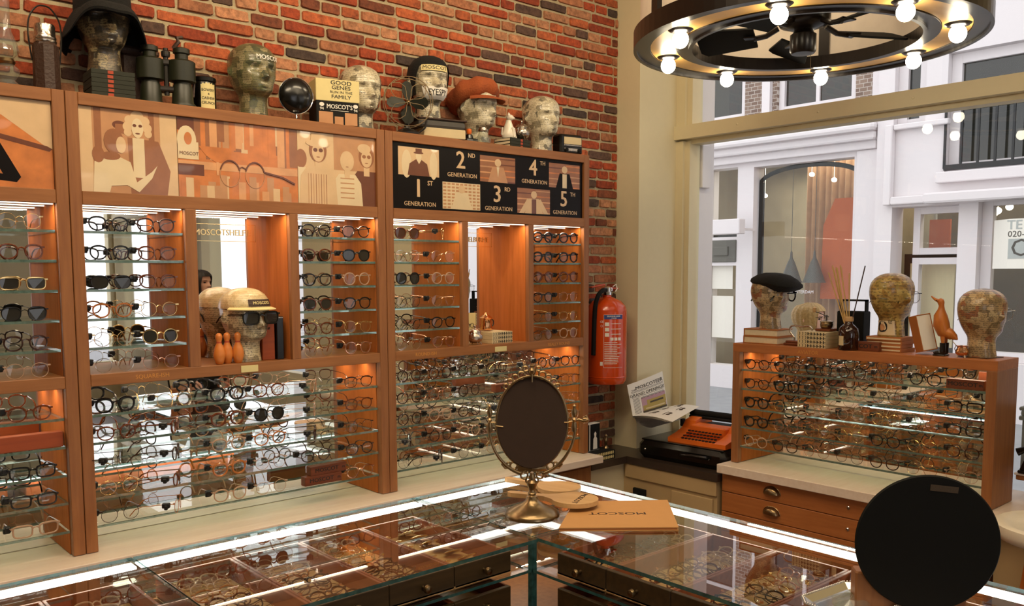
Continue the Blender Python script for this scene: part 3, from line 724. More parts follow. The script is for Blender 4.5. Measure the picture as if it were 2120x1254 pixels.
def d_trio(m, Fm, w, h):
    sh(m, rc(0, 0, w, h), 0, CR, Fm); sh(m, rc(w * .45, h * .5, w, h), 1, TN, Fm)
    sh(m, el(w * .04, h * .62, w * .07, h * .13), 1, BR, Fm); sh(m, rc(0, 0, w * .18, h * .5), 1, PL, Fm)
    person_fig(m, Fm, w * .88, 0, h * .98, body=DK, glasses=BR, hair=BR, hat=None, lay=2); sh(m, el(w * .85, h * .84, w * .09, h * .07), 6, CR, Fm)
    person_fig(m, Fm, w * .62, 0, h * .86, body=PL, glasses=None, hair=CR, lay=4)
    for k in range(5): sh(m, rc(w * .53, h * (.1 + .07 * k), w * .71, h * (.115 + .07 * k)), 6, TN, Fm)
    person_fig(m, Fm, w * .25, 0, h * 1.02, body=CR, glasses=DK, hair=BR, hat=CR, lay=7)
    sh(m, el(w * .25, h * .86, w * .14, h * .03), 10, BR, Fm)
    for k in range(8): sh(m, rc(w * (.12 + .032 * k), 0, w * (.128 + .032 * k), h * .42), 8, BR if k % 2 else TN, Fm)


def d_man(m, Fm, w, h, y0=0):
    sh(m, rc(0, 0, w, h), 1, CR, Fm); sh(m, el(w * .2, h * .4, w * .12, h * .5), 2, PL, Fm); sh(m, el(w * .86, h * .4, w * .1, h * .5), 2, PL, Fm)
    sh(m, [(w * .22, 0), (w * .27, h * .42), (w * .42, h * .58), (w * .56, h * .58), (w * .7, h * .44), (w * .76, 0)], 3, DK, Fm)
    sh(m, [(w * .44, h * .58), (w * .5, h * .42), (w * .56, h * .58)], 4, PL, Fm); sh(m, el(w * .49, h * .70, w * .075, h * .13), 4, PL, Fm)
    sh(m, el(w * .49, h * .82, w * .12, h * .04), 5, DK, Fm); sh(m, rc(w * .42, h * .82, w * .57, h * .97), 5, DK, Fm)


def d_gen(m, Fm, w, h):
    sh(m, rc(0, 0, w, h), 0, BK, Fm)
    cw = w / 5.15; hh = h / 2
    def sub(cx, top, kind):
        F2 = Fm @ Matrix.Translation((cx * cw + w * .01, (hh + .004 if top else .008), 0)); ww, h2 = cw * .96, hh - .018
        if kind == 'man': d_man(m, F2, ww, h2); return
        sh(m, rc(0, 0, ww, h2), 1, BR if kind != 'brick' else PL, F2)
        rnd = random.Random(cx * 7 + top)
        if kind == 'brick':
            for r in range(8):
                for c in range(9): sh(m, rc(ww * (c + .15) / 9, h2 * (r + .2) / 8, ww * (c + .85) / 9, h2 * (r + .75) / 8), 2, TN, F2)
        else:
            for r in range(9): sh(m, rc(0 if r % 2 else ww * .55, h2 * r / 9, ww * (.45 if r % 2 else 1), h2 * (r + .45) / 9), 2, rnd.choice([DK, OR, TN, HT]), F2)
        bc = {'brick': PL, 'suit': TN, 'arms': CR, 'thin': BK}[kind]
        sh(m, [(ww * .22, 0), (ww * .34, h2 * .6), (ww * .66, h2 * .6), (ww * .78, 0)], 3, bc, F2); sh(m, el(ww * .5, h2 * .76, ww * .09, h2 * .15), 4, CR, F2)
        if kind in ('arms', 'thin'): sh(m, rc(ww * .43, 0, ww * .57, h2 * .58), 4, DK if kind == 'arms' else PL, F2)
        if kind == 'arms': sh(m, [(ww * .05, 0), (ww * .3, h2 * .6), (ww * .38, h2 * .5), (ww * .2, 0)], 5, CR, F2); sh(m, [(ww * .95, 0), (ww * .7, h2 * .6), (ww * .62, h2 * .5), (ww * .8, 0)], 5, CR, F2)
        if kind == 'suit': sh(m, [(ww * .46, h2 * .6), (ww * .5, h2 * .2), (ww * .54, h2 * .6)], 5, PL, F2)
    sub(.1, True, 'man'); sub(1.14, False, 'brick'); sub(2.1, True, 'suit'); sub(3.12, False, 'arms'); sub(4.05, True, 'thin')
    def lab(cx, top, n, sup):
        F2 = Fm @ Matrix.Translation((cx * cw + w * .01, (hh if top else 0), .0006))
        m.text(n, hh * .78, CR, F2 @ Matrix.Translation((cw * .46, hh * .62, 0)), depth=.0003, bold=.03); m.text(sup, hh * .2, CR, F2 @ Matrix.Translation((cw * .74, hh * .82, 0)), depth=.0003, bold=.02)
        m.text('GENERATION', hh * .19, CR, F2 @ Matrix.Translation((cw * .5, hh * .16, 0)), depth=.0003, bold=.01, spacing=1.05)
    lab(.1, False, '1', 'ST'); lab(1.14, True, '2', 'ND'); lab(2.1, False, '3', 'RD'); lab(3.12, True, '4', 'TH'); lab(4.05, False, '5', 'TH')


print_panel(CAB[0], 'printed_panel', .42, .702, 1.891, 2.139, 'orange close-up print of a spectacle frame', d_close)
print_panel(CAB[0], 'printed_panel', -.32, .418, 1.891, 2.139, 'orange close-up print of a spectacle frame', d_close)
print_panel(CAB[1], 'printed_panel', .774, 1.062, 1.891, 2.139, 'sepia print of a woman in white-rimmed glasses', d_lady)
print_panel(CAB[1], 'printed_panel', 1.064, 1.478, 1.891, 2.139, 'orange print of a cocktail and glasses on a bar', d_bar)
print_panel(CAB[1], 'printed_panel', 1.480, 1.796, 1.891, 2.139, 'sepia print of three smiling people', d_trio)
print_panel(CAB[2], 'printed_panel', 1.868, 2.902, 1.891, 2.139, 'black panel of numbered GENERATION portraits', d_gen)


def on_cab(i, name, mb_fn, mats, label=None):
    c, T = CAB[i]; m = MB(T); mb_fn(m); o = m.build(name, mats, c)
    if label: o['label'] = label
    return o


on_cab(1, 'rail_lettering', lambda m: m.text('SQUARE-ISH', .019, 0, LW(.955, 1.327), depth=.0006), [M['gold_ink']])
on_cab(2, 'rail_lettering', lambda m: m.text('ROUND-ISH', .019, 0, LW(2.01, 1.327), depth=.0006), [M['gold_ink']])
on_cab(2, 'rail_lettering', lambda m: m.text('REALLY ROUND', .019, 0, LW(2.745, 1.325), depth=.0006), [M['gold_ink']])
on_cab(1, 'brass_plaque', lambda m: m.rbox((1.245, YF - .0025, 1.314), (1.306, YF, 1.337), .0008), [M['cardy']])
on_cab(2, 'brass_plaque', lambda m: m.rbox((2.365, YF - .0025, 1.313), (2.43, YF, 1.334), .0008), [M['cardy']])
for i, (x, txt, xw) in enumerate(((1.395, '#MOSCOTSHELFIE', .25), (2.50, '#SHELBURNE', .25))):
    def dec(m):
        m.text(txt, .03, 0, frame((x - .018, YM - .0032, 1.787), (1, 0, 0), (0, 0, 1)), depth=.0006, align='RIGHT', sx=.9, bold=.012)
        for a, b in (((x - xw, 1.815), (x, 1.817)), ((x - xw, 1.757), (x, 1.759)), ((x - .002, 1.757), (x, 1.817)), ((x - xw, 1.757), (x - xw + .002, 1.817))): m.box((a[0], YM - .0032, a[1]), (b[0], YM - .0026, b[1]))
    on_cab(i + 1, 'mirror_lettering', dec, [M['gold']])

# the bleached counters under the cabinets and their bases
ct = MB(); ct.rbox((-.9, 2.687, .768), (2.942, 2.998, .80), .002)
tag(ct.build('countertop', M['counter']), 'bleached oak countertop under the wall cabinets', 'countertop')
cb = thing('base_cabinet', 'orange oak base cabinet under the bleached wall countertop', 'cabinet', (0, 0, 0))
MB().box((-.9, 2.75, 0), (2.925, 2.99, .767)).build('body', M['oak'], cb)
for k in range(4):
    MB().rbox((-.86 + k * .95, 2.737, .35), (.06 + k * .95, 2.7499, .745), .002).build('door', M['oak'], cb)

# window cabinet
WC = thing('display_cabinet', 'open oak display cabinet in front of the window, lettered AVIATOR', 'cabinet', (3.27, 1.137, .80))
T = Matrix.Translation((-3.27, -1.137, -.80)); N = lambda: MB(T)
x0, x1, y0, y1, zt = 3.27, 3.47, 1.137, 2.221, 1.333
N().rbox((x0, y1 - .035, .802), (x1, y1, zt - .037), .0015).build('side_panel', M['oak'], WC)
N().rbox((x0, y0, .802), (x1, y0 + .036, zt - .037), .0015).build('side_panel', M['oak'], WC)
N().rbox((x0, y0, zt - .037), (x1, y1, zt), .0015).build('top_panel', M['oaky'], WC)
N().box((x1 - .012, y0 + .036, .802), (x1 - .002, y1 - .035, zt - .037)).build('mirror_back', M['mirror'], WC)
N().box((x0 + .03, y0 + .036, .803), (x1 - .013, y0 + .0375, zt - .038)).build('led_warm_face', M['inner'], WC, label='orange cherry lining'); N().box((x0 + .03, y1 - .0365, .803), (x1 - .013, y1 - .035, zt - .038)).build('led_warm_face', M['inner'], WC, label='orange cherry lining')  # window cabinet sides, also painted with the warm LED light
N().box((x0 + .08, y0 + .04, zt - .044), (x0 + .089, y1 - .04, zt - .0375)).build('led_strip', M['led'], WC)
_l = area('led_light', (x0 + .085, (y0 + y1) / 2, zt - .0445), (x0 + .085, (y0 + y1) / 2, 0), .008, y1 - y0 - .1, 1.6, (1, .76, .52)); _l.rotation_euler = (0, 0, 0)
for z in LZ:
    m = N(); shelf(m, (x0 + .014, y0 + .039, z - .008), (x1 - .014, y1 - .038, z)); m.build('glass_shelf', [M['shelf'], M['edge']], WC)
N().text('AVIATOR', .022, 0, frame((x0, 1.86, zt - .019), (0, -1, 0), (0, 0, 1)), depth=.0006).build('rail_lettering', M['gold_ink'], WC)
ct = MB(); ct.rbox((3.185, .90, .762), (3.659, 2.236, .80), .002)
tag(ct.build('countertop', [M['counter']]), 'bleached oak countertop carrying the window display cabinet', 'countertop')
DC = thing('drawer_cabinet', 'red oak drawer cabinet with cup handles under the window display cabinet', 'cabinet', (0, 0, 0))
MB().box((3.235, 1.13, 0), (3.64, 2.235, .761)).build('body', M['oak'], DC)
zz = [.760, .674, .585, .496, .407, .318, .229]
for k in range(6):
    dr = MB().rbox((3.222, 1.135, zz[k + 1] + .0015), (3.2349, 2.232, zz[k] - .0015), .002).build('drawer', M['oaky'], DC)
    for yy in (1.98, 1.28):
        h = MB(); pr = [(.001, 0), (.022, .002), (.034, .010), (.036, .016), (.030, .024)]
        zc = (zz[k] + zz[k + 1]) / 2 - .008
        vs = []; fs = []; n = 14
        for j in range(7):
            t = j / 6 * PI / 2
            for i in range(n + 1):
                a = PI * i / n; vs.append((3.222 - .024 * math.sin(t) - .001, yy + .038 * math.cos(a) * (1 if j == 0 else math.cos(t) ** .5 if t < 1.55 else .02), zc + .030 * math.sin(a) * (1 if j == 0 else math.cos(t) ** .35 if t < 1.55 else .4)))
        fs = [(j * (n + 1) + i, j * (n + 1) + i + 1, (j + 1) * (n + 1) + i + 1, (j + 1) * (n + 1) + i) for j in range(6) for i in range(n)]
        h.add(vs, fs); h.tube([(3.2205, yy + .04 * math.cos(PI * i / n), zc + .032 * math.sin(PI * i / n)) for i in range(n + 1)], .002, 5)
        h.build('cup_handle', M['brass'], dr, smooth=True)
    MB().lathe([(.007, 0), (.007, .004), (.004, .006), (.0001, .006)], 14, M=frame((3.222, 1.64, zc + .01), (0, -1, 0), (0, 0, 1)) ).build('lock', M['chrome'], dr)

# ------------------------------------------------------------------ the eyeglasses
def outline(kind, w, h, n=26):
    e = {'p3': .92, 'round': 1, 'square': .55, 'wire': 1, 'avi': .85, 'brow': .8, 'oval': .95}[kind]; P = []
    for i in range(n):
        t = 2 * PI * i / n; c, s_ = math.cos(t), math.sin(t)
        x = math.copysign(abs(c) ** e, c) * w / 2; z = math.copysign(abs(s_) ** (e * (.85 if s_ > 0 else 1)), s_) * h / 2
        if kind in ('p3', 'avi', 'brow', 'square'): x *= 1 + {'p3': .07, 'avi': .14, 'brow': .08, 'square': .05}[kind] * (z / h * 2)
        P.append((x, z))
    return P


_gc = {}
KIND = {  # shape: lens width, lens height, rim thickness, bridge
    'p3': (.046, .040, .0022), 'round': (.044, .043, .0022), 'square': (.050, .034, .0024), 'wire': (.046, .043, .0009), 'avi': (.052, .043, .0011), 'brow': (.048, .038, .0013), 'thick': (.046, .041, .0034)}


def glasses_mesh(kind, fold):
    k = (kind, fold)
    if k in _gc: return _gc[k]
    w, h, t = KIND[kind]; base = 'p3' if kind == 'thick' else kind
    gap = .019; cx = w / 2 + gap / 2; zc = h / 2 + t
    f = MB(); ln = MB()
    for s in (-1, 1):
        P = [(s * (cx + x), -.004 * abs(x + 0) / .02 * 0, zc + z) for x, z in outline(base, w, h)]
        P = [(p[0], .0025 * (abs(p[0]) / .06) ** 2 * 2, p[2]) for p in P]
        rr = [t * (1.0 + (.9 if kind in ('brow',) else .25) * max(0, (p[2] - zc) / h * 2) if kind not in ('wire', 'avi') else 1) for p in P]
        f.tube(P, rr, 6, closed=True, flat=1.0, ref=(0, 1, 0))
        Q = [(p[0], p[1] + .0003, p[2]) for p in P]; c0 = (s * cx, .0012, zc)
        b = len(Q); ln.add([(q[0], q[1], q[2]) for q in Q] + [(q[0], q[1] + .001, q[2]) for q in Q], [tuple(range(b))[::s], tuple(range(b, 2 * b))[::-s]])
        hx = s * (cx + w / 2)
        f.box((hx - s * .002, .002, zc + h * .28), (hx + s * .006, .008, zc + h * .28 + max(.004, t * 2)))
    bz = zc + h * .22
    f.tube([(-gap / 2 - .001, .0005, bz - .003), (-gap / 4, -.001, bz + .002), (0, -.0015, bz + .0035), (gap / 4, -.001, bz + .002), (gap / 2 + .001, .0005, bz - .003)], max(t, .0012), 6)
    if kind == 'avi': f.tube([(-gap / 2 - .006, 0, zc + h * .45), (gap / 2 + .006, 0, zc + h * .45)], .0012, 6)
    tm = []
    for s in (-1, 1):
        hx = s * (cx + w / 2 + .005); z0 = zc + h * .28 + .002; m = MB()
        tt = max(t * .75, .0011)
        if fold:
            m.tube([(hx, .008, z0), (hx * .6, .014 + .003 * (s > 0), z0 - .001), (-hx * .35, .015 + .003 * (s > 0), z0 - .004), (-hx * .8, .013 + .003 * (s > 0), z0 - .016)], [tt, tt, tt, tt * 1.3], 5)
        else:
            m.tube([(hx, .006, z0), (hx * .985, .06, z0 - .002), (hx * .96, .10, z0 - .004), (hx * .94, .122, z0 - .012), (hx * .92, .14, .0035)], [tt * 1.3, tt, tt, tt * 1.4, tt * 1.3], 5, ref=(1, 0, 0))
        tm.append(m)
    tg = MB(); hx = -(cx + w / 2 + .005); z0 = zc + h * .28
    tg.rbox((hx - .012, .016, z0 - .008), (hx + .004, .040, z0 + .007), .002).rbox((hx - .016, .022, z0 - .013), (hx + .003, .033, z0 + .002), .002)
    pl = MB().box((-cx - .012, -.0022, zc - .006), (-cx + .012, -.0016, zc + .008))
    _gc[k] = (f, ln, tm, tg, pl); return _gc[k]


FM = dict(black=M['black'], brown=mat('dark_brown_acetate', '33190f', .2, var=.3, scale=60, coat=.3), tortoise=mat('tortoise_acetate', '5e2c12', .18, var=.75, scale=120, coat=.3), amber=mat('honey_acetate', 'a8622a', .18, var=.35, scale=100, coat=.3), gold=M['gold'], silver=M['chrome'], rose=mat('rose_gold', (.75, .42, .3, 1), .2, 1), crystal=M['wax'])
WORD = dict(black='black', brown='dark brown', tortoise='tortoiseshell', amber='honey-brown', gold='thin gold', silver='thin silver', rose='thin rose-gold', crystal='pale crystal')
SHW = dict(p3='rounded', round='round', square='rectangular', wire='round wire', avi='aviator', brow='browline', thick='thick-rimmed round')
LENS = dict(clear=M['clear'], dark=M['smoke'], green=M['greenlens'], brown=M['brownlens'])
_gm = {}; _gp = {}
NG = [0]


def eyeglasses(kind, col, lens, loc, rz, place, group, tagged=True, fold=False, scale=1.0, tilt=None):
    key = (kind, col, lens, fold, tagged)
    sun = lens != 'clear'
    noun = 'sunglasses' if sun else 'eyeglasses'
    if key not in _gp:
        f, ln, tm, tg, pl = glasses_mesh(kind, fold)
        _gp[key] = [('front_frame', f.mesh('front_frame', FM[col], True)), ('lenses', ln.mesh('lenses', LENS[lens])), ('temple_arm', tm[0].mesh('temple_arm', FM[col], True)), ('temple_arm', tm[1].mesh('temple_arm', FM[col], True))] + ([('security_tag', tg.mesh('security_tag', M['tag']))] if tagged else [])
        nL = KIND[kind]
        m = ln
        a = MB(); b_ = MB(); h = len(m.v) // 2; hf = len(m.f) // 2
        a.v, a.f, a.m = m.v[:h], m.f[:hf], m.m[:hf]; b_.v, b_.f, b_.m = m.v[h:], [tuple(i - h for i in q) for q in m.f[hf:]], m.m[hf:]
        _gp[key][1:2] = [('lens', a.mesh('lens', LENS[lens])), ('lens', b_.mesh('lens', LENS[lens]))]
    lab = f'{WORD[col]} {SHW[kind]} {noun}, {place}'
    r = thing('sunglasses' if sun else 'eyeglasses', lab, noun, loc, rz, group)
    if tilt: r.rotation_euler = (tilt, 0, rz)
    r.scale = (scale,) * 3
    for nm, me in _gp[key]:
        o = bpy.data.objects.new(nm, me); COL.objects.link(o); o.parent = r
    NG[0] += 1
    return r


ORD = ['first', 'second', 'third', 'fourth', 'fifth', 'sixth', 'seventh', 'eighth', 'ninth', 'tenth', 'eleventh', 'twelfth']
SH6 = ['top', 'second', 'third', 'fourth', 'fifth', 'lowest']
Q = dict(k='black', b='brown', t='tortoise', a='amber', g='gold', s='silver', r='rose', c='crystal')
KK = dict(p='p3', o='round', q='square', w='wire', v='avi', n='brow', h='thick')
LL = {'-': 'clear', 'd': 'dark', 'g': 'green', 'b': 'brown'}
ZU = UZ + [1.345]


def bay(xs, rows, side, cab, zs=ZU):
    for ri, row in enumerate(rows):
        for ci, code in enumerate(row.split()):
            if code == '.': continue
            z = zs[ri]; x = xs[ci]
            pos = ('left' if ci == 0 else 'right') + ' pair'
            eyeglasses(KK[code[0]], Q[code[1]], LL[code[2]], (x, YF + .022, z + .0005), 0 if len(code) < 4 else R(int(code[3:]) * 10), f'{pos} on {SH6[ri]} shelf, {side} bay, {cab}', 'eyeglasses on the upper shelves of ' + cab)


CN = ['left-edge cabinet', 'middle cabinet', 'window-end cabinet']
bay((.851, .992), ['pk- pb-', 'pk- pt-', 'nkd pt-', 'pa- wg-', 'wg- ogd', 'ws- wr-'], 'left', CN[1])
bay((1.553, 1.716), ['pk- pb-', 'pt- pkd', 'pk- oc-', 'ptd pk-', 'pt- wg-', 'wg- or-'], 'right', CN[1])
bay((1.945, 2.115), ['ptb wg-5', 'ws- wr-', 'okd oc-', 'wk- wr-', 'wb- pk-', 'ws- or-'], 'left', CN[2])
bay((2.668, 2.828), ['hk- hk-', 'hk- hk-', 'ht- ht-', 'pk- wr-', 'wk- wg-', 'wb- oc-'], 'right', CN[2])
bay((.455, .61), ['qg- wg-', 'qc- pt-', 'qkd qgd', 'hk- nkd', 'qk- pb-', 'qc- wc-'], 'right', CN[0])


def lower(xs, rows, cab, zs=LZ):
    for ri, row in enumerate(rows):
        n = 0
        for ci, code in enumerate(row.split()):
            if code == '.': continue
            eyeglasses(KK[code[0]], Q[code[1]], LL[code[2]], (xs[ci], YF + .022, zs[ri] + .0005), 0 if len(code) < 4 else R(int(code[3:]) * 10), f'{ORD[n]} from left, {SH6[ri] if ri < 4 else "lowest"} lower shelf, {cab}', 'eyeglasses on the lower shelves of ' + cab); n += 1


lower((.848, 1.03, 1.205, 1.355, 1.53, 1.715), ['hk- wg- hk- pt- wc-5 nb-', 'pt- ht-6 ht- okd wc-6 pt-', 'wb-6 pb-6 pc- pa- pb-6 wb-', 'wg- pt-6 ha- wc- pb- pb-', 'wb- wa-6 pc- wc- . pr-'], CN[1])
lower((1.945, 2.095, 2.245, 2.395, 2.545, 2.695, 2.84), ['ob- ob- ob- pb- wg-6 ob- pb-', 'pb- or- ob- . . wc- wb-', 'ob- oc- pb- wk-6 wg- ok- wr-', 'pb-6 ob- oc- wg- pb- wr- pc-', 'wk- ob-6 wk- wg- oc- wk- wr-'], CN[2])
lower((.443, .61), ['pt- pt-', '. .', 'qk- qk-', 'qk- qk-', 'qc- qc-'], CN[0])

# window cabinet: fronts face the room, so the pairs are turned a quarter
rows = ['pb- pb- pk- pb- wb- pk- .', 'pb- hk- pb- pc- wk- wb- qk-', 'hk- wg- wr- wc- wg- wb- qk-', 'hk- wr- wg- wg- pk- wg- pb-', 'oc- pb- wr- wb- pb- wg- wc-']
for ri, row in enumerate(rows):
    for ci, code in enumerate(row.split()):
        if code == '.': continue
        eyeglasses(KK[code[0]], Q[code[1]], LL[code[2]], (3.293, 2.112 - ci * .1435, LZ[ri] + .0005), -PI / 2, f'{ORD[ci]} from left, {SH6[ri] if ri < 4 else "lowest"} shelf, window cabinet', 'eyeglasses in the window cabinet')
# ------------------------------------------------------------------ the L-shaped glass counter case
GC = thing('glass_display_case', 'L-shaped glass counter case with lit edge strips and rows of wooden drawers', 'display case', (1.644, 1.775, 0))
T = Matrix.Translation((-1.644, -1.775, 0)); N = lambda: MB(T)
ZC = .90
for a, b in (((-.35, 1.745, .89), (.733, 2.35, ZC)), ((.737, 1.745, .89), (1.642, 2.35, ZC)), ((1.646, 1.776, .89), (2.222, 2.35, ZC)), ((1.646, .42, .89), (2.222, 1.772, ZC))):
    m = N(); m.box(a, b, 0, side=1); m.build('glass_top', [M['caseglass'], M['caseedge']], GC)
for a, b in (((-.35, 1.775, .795), (1.642, 2.34, .803)), ((1.646, 1.775, .795), (2.21, 2.34, .803)), ((1.646, .42, .795), (2.21, 1.772, .803))):
    m = N(); m.box(a, b, 0, side=1); m.build('glass_shelf', [M['caseglass'], M['caseedge']], GC)
for a, b in (((1.6495, 1.775, .60), (1.664, 1.780, .8895)), ((1.644, 1.775, .60), (1.649, 1.790, .8895))): N().box(a, b).build('corner_post', M['caseedge'], GC)
N().box((-.35, 2.342, .6), (2.214, 2.349, .8895)).build('back_pane', M['caseglass'], GC); N().box((2.214, .42, .6), (2.221, 2.342, .8895)).build('back_pane', M['caseglass'], GC)
for a, b in ((-.35, .728), (.742, 1.636), (1.652, 2.19)): N().box((a, 2.295, .883), (b, 2.338, .8895)).build('led_strip', M['caseled'], GC)
for a, b in ((1.782, 2.287), (.45, 1.768)): N().box((2.168, a, .883), (2.21, b, .8895)).build('led_strip', M['caseled'], GC)
N().box((-.35, 1.80, 0), (2.20, 2.335, .60)).build('base', M['oak'], GC); N().box((1.67, .42, 0), (2.20, 1.80, .60)).build('base', M['oak'], GC)
N().box((-.35, 2.300, .604), (2.17, 2.308, .79)).build('back_panel', M['oakx'], GC); N().box((2.162, .42, .604), (2.17, 2.30, .79)).build('back_panel', M['oakx'], GC)
for loc, sx_, sy_, e_ in (((.19, 2.31, .8825), 1.0, .03, 1.5), ((1.19, 2.31, .8825), .88, .03, 1.7), ((1.90, 2.31, .8825), .5, .03, .6), ((2.19, 1.10, .8825), .03, 1.2, 2.0)):
    l_ = area('case_led_light', loc, (loc[0], loc[1], 0), sx_, sy_, e_, (1, .86, .66)); l_.rotation_euler = (0, 0, 0)
trays = []


def drawer(x0, x1, y0, y1, z0, z1, face, full=True):
    """open tray drawer; face is 'y' (knob towards -Y) or 'x' (knob towards -X)"""
    m = N(); t = .008
    m.box((x0, y0, z0), (x1, y1, z0 + .006), 2)
    if face == 'y':
        m.rbox((x0, y1 - t, z0), (x1, y1, z1), .0015, 1).rbox((x0, y0 + .014, z0), (x0 + t, y1 - t, z1), .0015, 1).rbox((x1 - t, y0 + .014, z0), (x1, y1 - t, z1), .0015, 1).rbox((x0, y0, z0), (x1, y0 + .014, z1), .0015, 0)
        kn = frame(((x0 + x1) / 2, y0, (z0 + z1) / 2), (1, 0, 0), (0, 0, 1))
    else:
        m.rbox((x1 - t, y0, z0), (x1, y1, z1), .0015, 1).rbox((x0 + .014, y0, z0), (x1 - t, y0 + t, z1), .0015, 1).rbox((x0 + .014, y1 - t, z0), (x1 - t, y1, z1), .0015, 1).rbox((x0, y0, z0), (x0 + .014, y1, z1), .0015, 0)
        kn = frame((x0, (y0 + y1) / 2, (z0 + z1) / 2), (0, -1, 0), (0, 0, 1))
    d = m.build('drawer', [M['darkwood'], M['traywood'], M['pale']], GC)
    k = MB(T).lathe([(.005, 0), (.004, .008), (.010, .014), (.012, .02), (.009, .027), (.0001, .029)], 16, M=kn).build('knob', M['brass'], d, smooth=True)


xb = [1.588, 1.386, 1.179, .973, .766]; xc = [.705, .498, .291, .084, -.123]
for B_ in (xb, xc):
    for a, b in zip(B_, B_[1:]):
        drawer(b + .001, a - .001, 1.80, 2.275, .8035, .864, 'y'); drawer(b + .001, a - .001, 1.80, 2.275, .70, .762, 'y')
yb_ = [1.70, 1.517, 1.302, 1.083, .868, .653]
for a, b in zip(yb_, yb_[1:]):
    drawer(1.672, 2.145, b + .001, a - .001, .8035, .864, 'x'); drawer(1.672, 2.145, b + .001, a - .001, .70, .762, 'x')

cols = ['crystal', 'crystal', 'amber', 'gold', 'tortoise', 'brown', 'tortoise', 'rose', 'tortoise', 'black']
kinds = ['p3', 'oval' if 0 else 'round', 'p3', 'wire', 'p3', 'square', 'p3', 'wire', 'round', 'p3']
rnd = random.Random(11)


def fill(x0, x1, y0, y1, face, place, k0, group):
    n = 10
    for i in range(n):
        c = cols[min(9, max(0, i + rnd.choice([-1, 0, 0, 1])))]; k = kinds[(i + k0) % 10]
        if c in ('gold', 'rose'): k = 'wire'
        if face == 'y':
            y = y1 - .035 - i * (y1 - y0 - .085) / (n - 1); loc = ((x0 + x1) / 2 + rnd.uniform(-.012, .012), y - .02, .828); rz = rnd.uniform(-.12, .12)
        else:
            x = x1 - .035 - i * (x1 - x0 - .085) / (n - 1); loc = (x - .02, (y0 + y1) / 2 + rnd.uniform(-.012, .012), .828); rz = -PI / 2 + rnd.uniform(-.12, .12)
        eyeglasses(k, c, 'clear', loc, rz, f'{ORD[i]} from back, {place}', group, False, True, .96, tilt=R(-62 + rnd.uniform(-6, 6)))


WHICH = ['second', 'third', 'fourth']
for j, (a, b) in enumerate(zip(xb[1:], xb[2:])): fill(b, a, 1.815, 2.265, 'y', f'{WHICH[j]} tray left of case corner', j * 3, 'folded eyeglasses in the left counter trays')
fill(xc[1], xc[0], 1.815, 2.265, 'y', 'the tray at the bottom left corner', 4, 'folded eyeglasses in the left counter trays')
for j, (a, b) in enumerate(zip(yb_, yb_[1:])):
    if j < 3: fill(1.69, 2.135, b, a, 'x', f'{["first", "second", "third"][j]} tray right of case corner', j * 3 + 1, 'folded eyeglasses in the right counter trays')
# loose round lenses in the tray next to the corner
l0 = None
for i in range(14):
    r_, c_ = divmod(i, 2)
    x = 1.437 + c_ * .095 + .004 * (r_ % 2); y = 2.235 - r_ * .06
    lab = f'round loose lens, {ORD[r_]} row from back, {"right" if c_ else "left"} column, tray at the case corner'
    if l0 is None:
        o = thing('loose_lens', lab, 'lens', (x, y, .826), 0, 'loose round lenses in the corner tray')
        MB().lathe([(.0285, -.002), (.031, 0), (.0285, .002)], 28).build('rim', M['gold'], o, smooth=True)
        MB().lathe([(.0282, -.001), (.0282, .001)], 28).build('glass', M['jar'], o); l0 = o
    else: o = dup(l0, (x, y, .826), 0, lab)
    o.rotation_euler = (R(-28), R(6), .1 * (i % 3))

# ------------------------------------------------------------------ things on the case
V = thing('vanity_mirror', 'ornate brass oval vanity mirror on a pedestal, its brown back towards us', 'mirror', (1.785, 1.925, ZC), -R(41))
MB().lathe([(.001, 0), (.083, 0), (.085, .006), (.082, .014), (.070, .022), (.052, .03), (.034, .038), (.022, .048), (.018, .056), (.016, .063)], 40).build('pedestal', M['brass'], V, smooth=True)
MB().lathe([(.0155, .062), (.011, .066), (.014, .072), (.009, .078), (.010, .086), (.015, .096), (.018, .106), (.012, .112), (.006, .118)], 24).build('stem', M['brass'], V, smooth=True)
zc = .292; a_, b_ = .108, .142
m = MB()
for s in (-1, 1):
    m.tube([(s * (a_ + .024) * math.sin(t), 0, zc - .01 - (b_ + .012) * math.cos(t)) for t in [R(16) + R(76) * i / 16 for i in range(17)]], [.0062 - .0022 * i / 16 for i in range(17)], 8)
    m.lathe([(.004, 0), (.008, .008), (.004, .014), (.007, .022), (.009, .032), (.004, .044), (.006, .05), (.001, .056)], 12, M=Matrix.Translation((s * (a_ + .021), 0, zc + .0)))
    m.lathe([(.007, -.03), (.009, -.015), (.006, 0)], 12, M=Matrix.Translation((s * (a_ + .021), 0, zc + .0)))
    for q, (dx, dz, r) in enumerate(((.016, .148, .013), (.038, .146, .012), (.056, .158, .011), (.024, .128, .011), (.010, .112, .009), (.072, .162, .006))):
        m.tube([(s * dx + r * math.cos(t), 0, dz + r * math.sin(t)) for t in [2 * PI * i / 14 for i in range(14)]], .0034, 6, closed=True)
    m.tube([(s * .066, 0, .152), (s * .082, 0, .150), (s * .092, 0, .162), (s * .088, 0, .172)], .0035, 6)
m.lathe([(.005, .10), (.012, .118), (.006, .135)], 10)
m.build('yoke', M['brass'], V, smooth=True)
m = MB(); m.tube([(a_ + .022, 0, zc + .004), (a_ + .035, 0, zc + .008), (a_ + .05, -.004, zc + .002), (a_ + .062, -.004, zc + .008), (a_ + .058, 0, zc + .018), (a_ + .048, 0, zc + .014)], [.004, .005, .006, .006, .005, .003], 8)
m.ell((a_ + .055, -.003, zc + .006), (.012, .006, .009)); m.tube([(a_ + .002, 0, zc), (a_ + .024, 0, zc + .004)], .003, 6); m.build('tilt_lever', M['brass'], V, smooth=True)
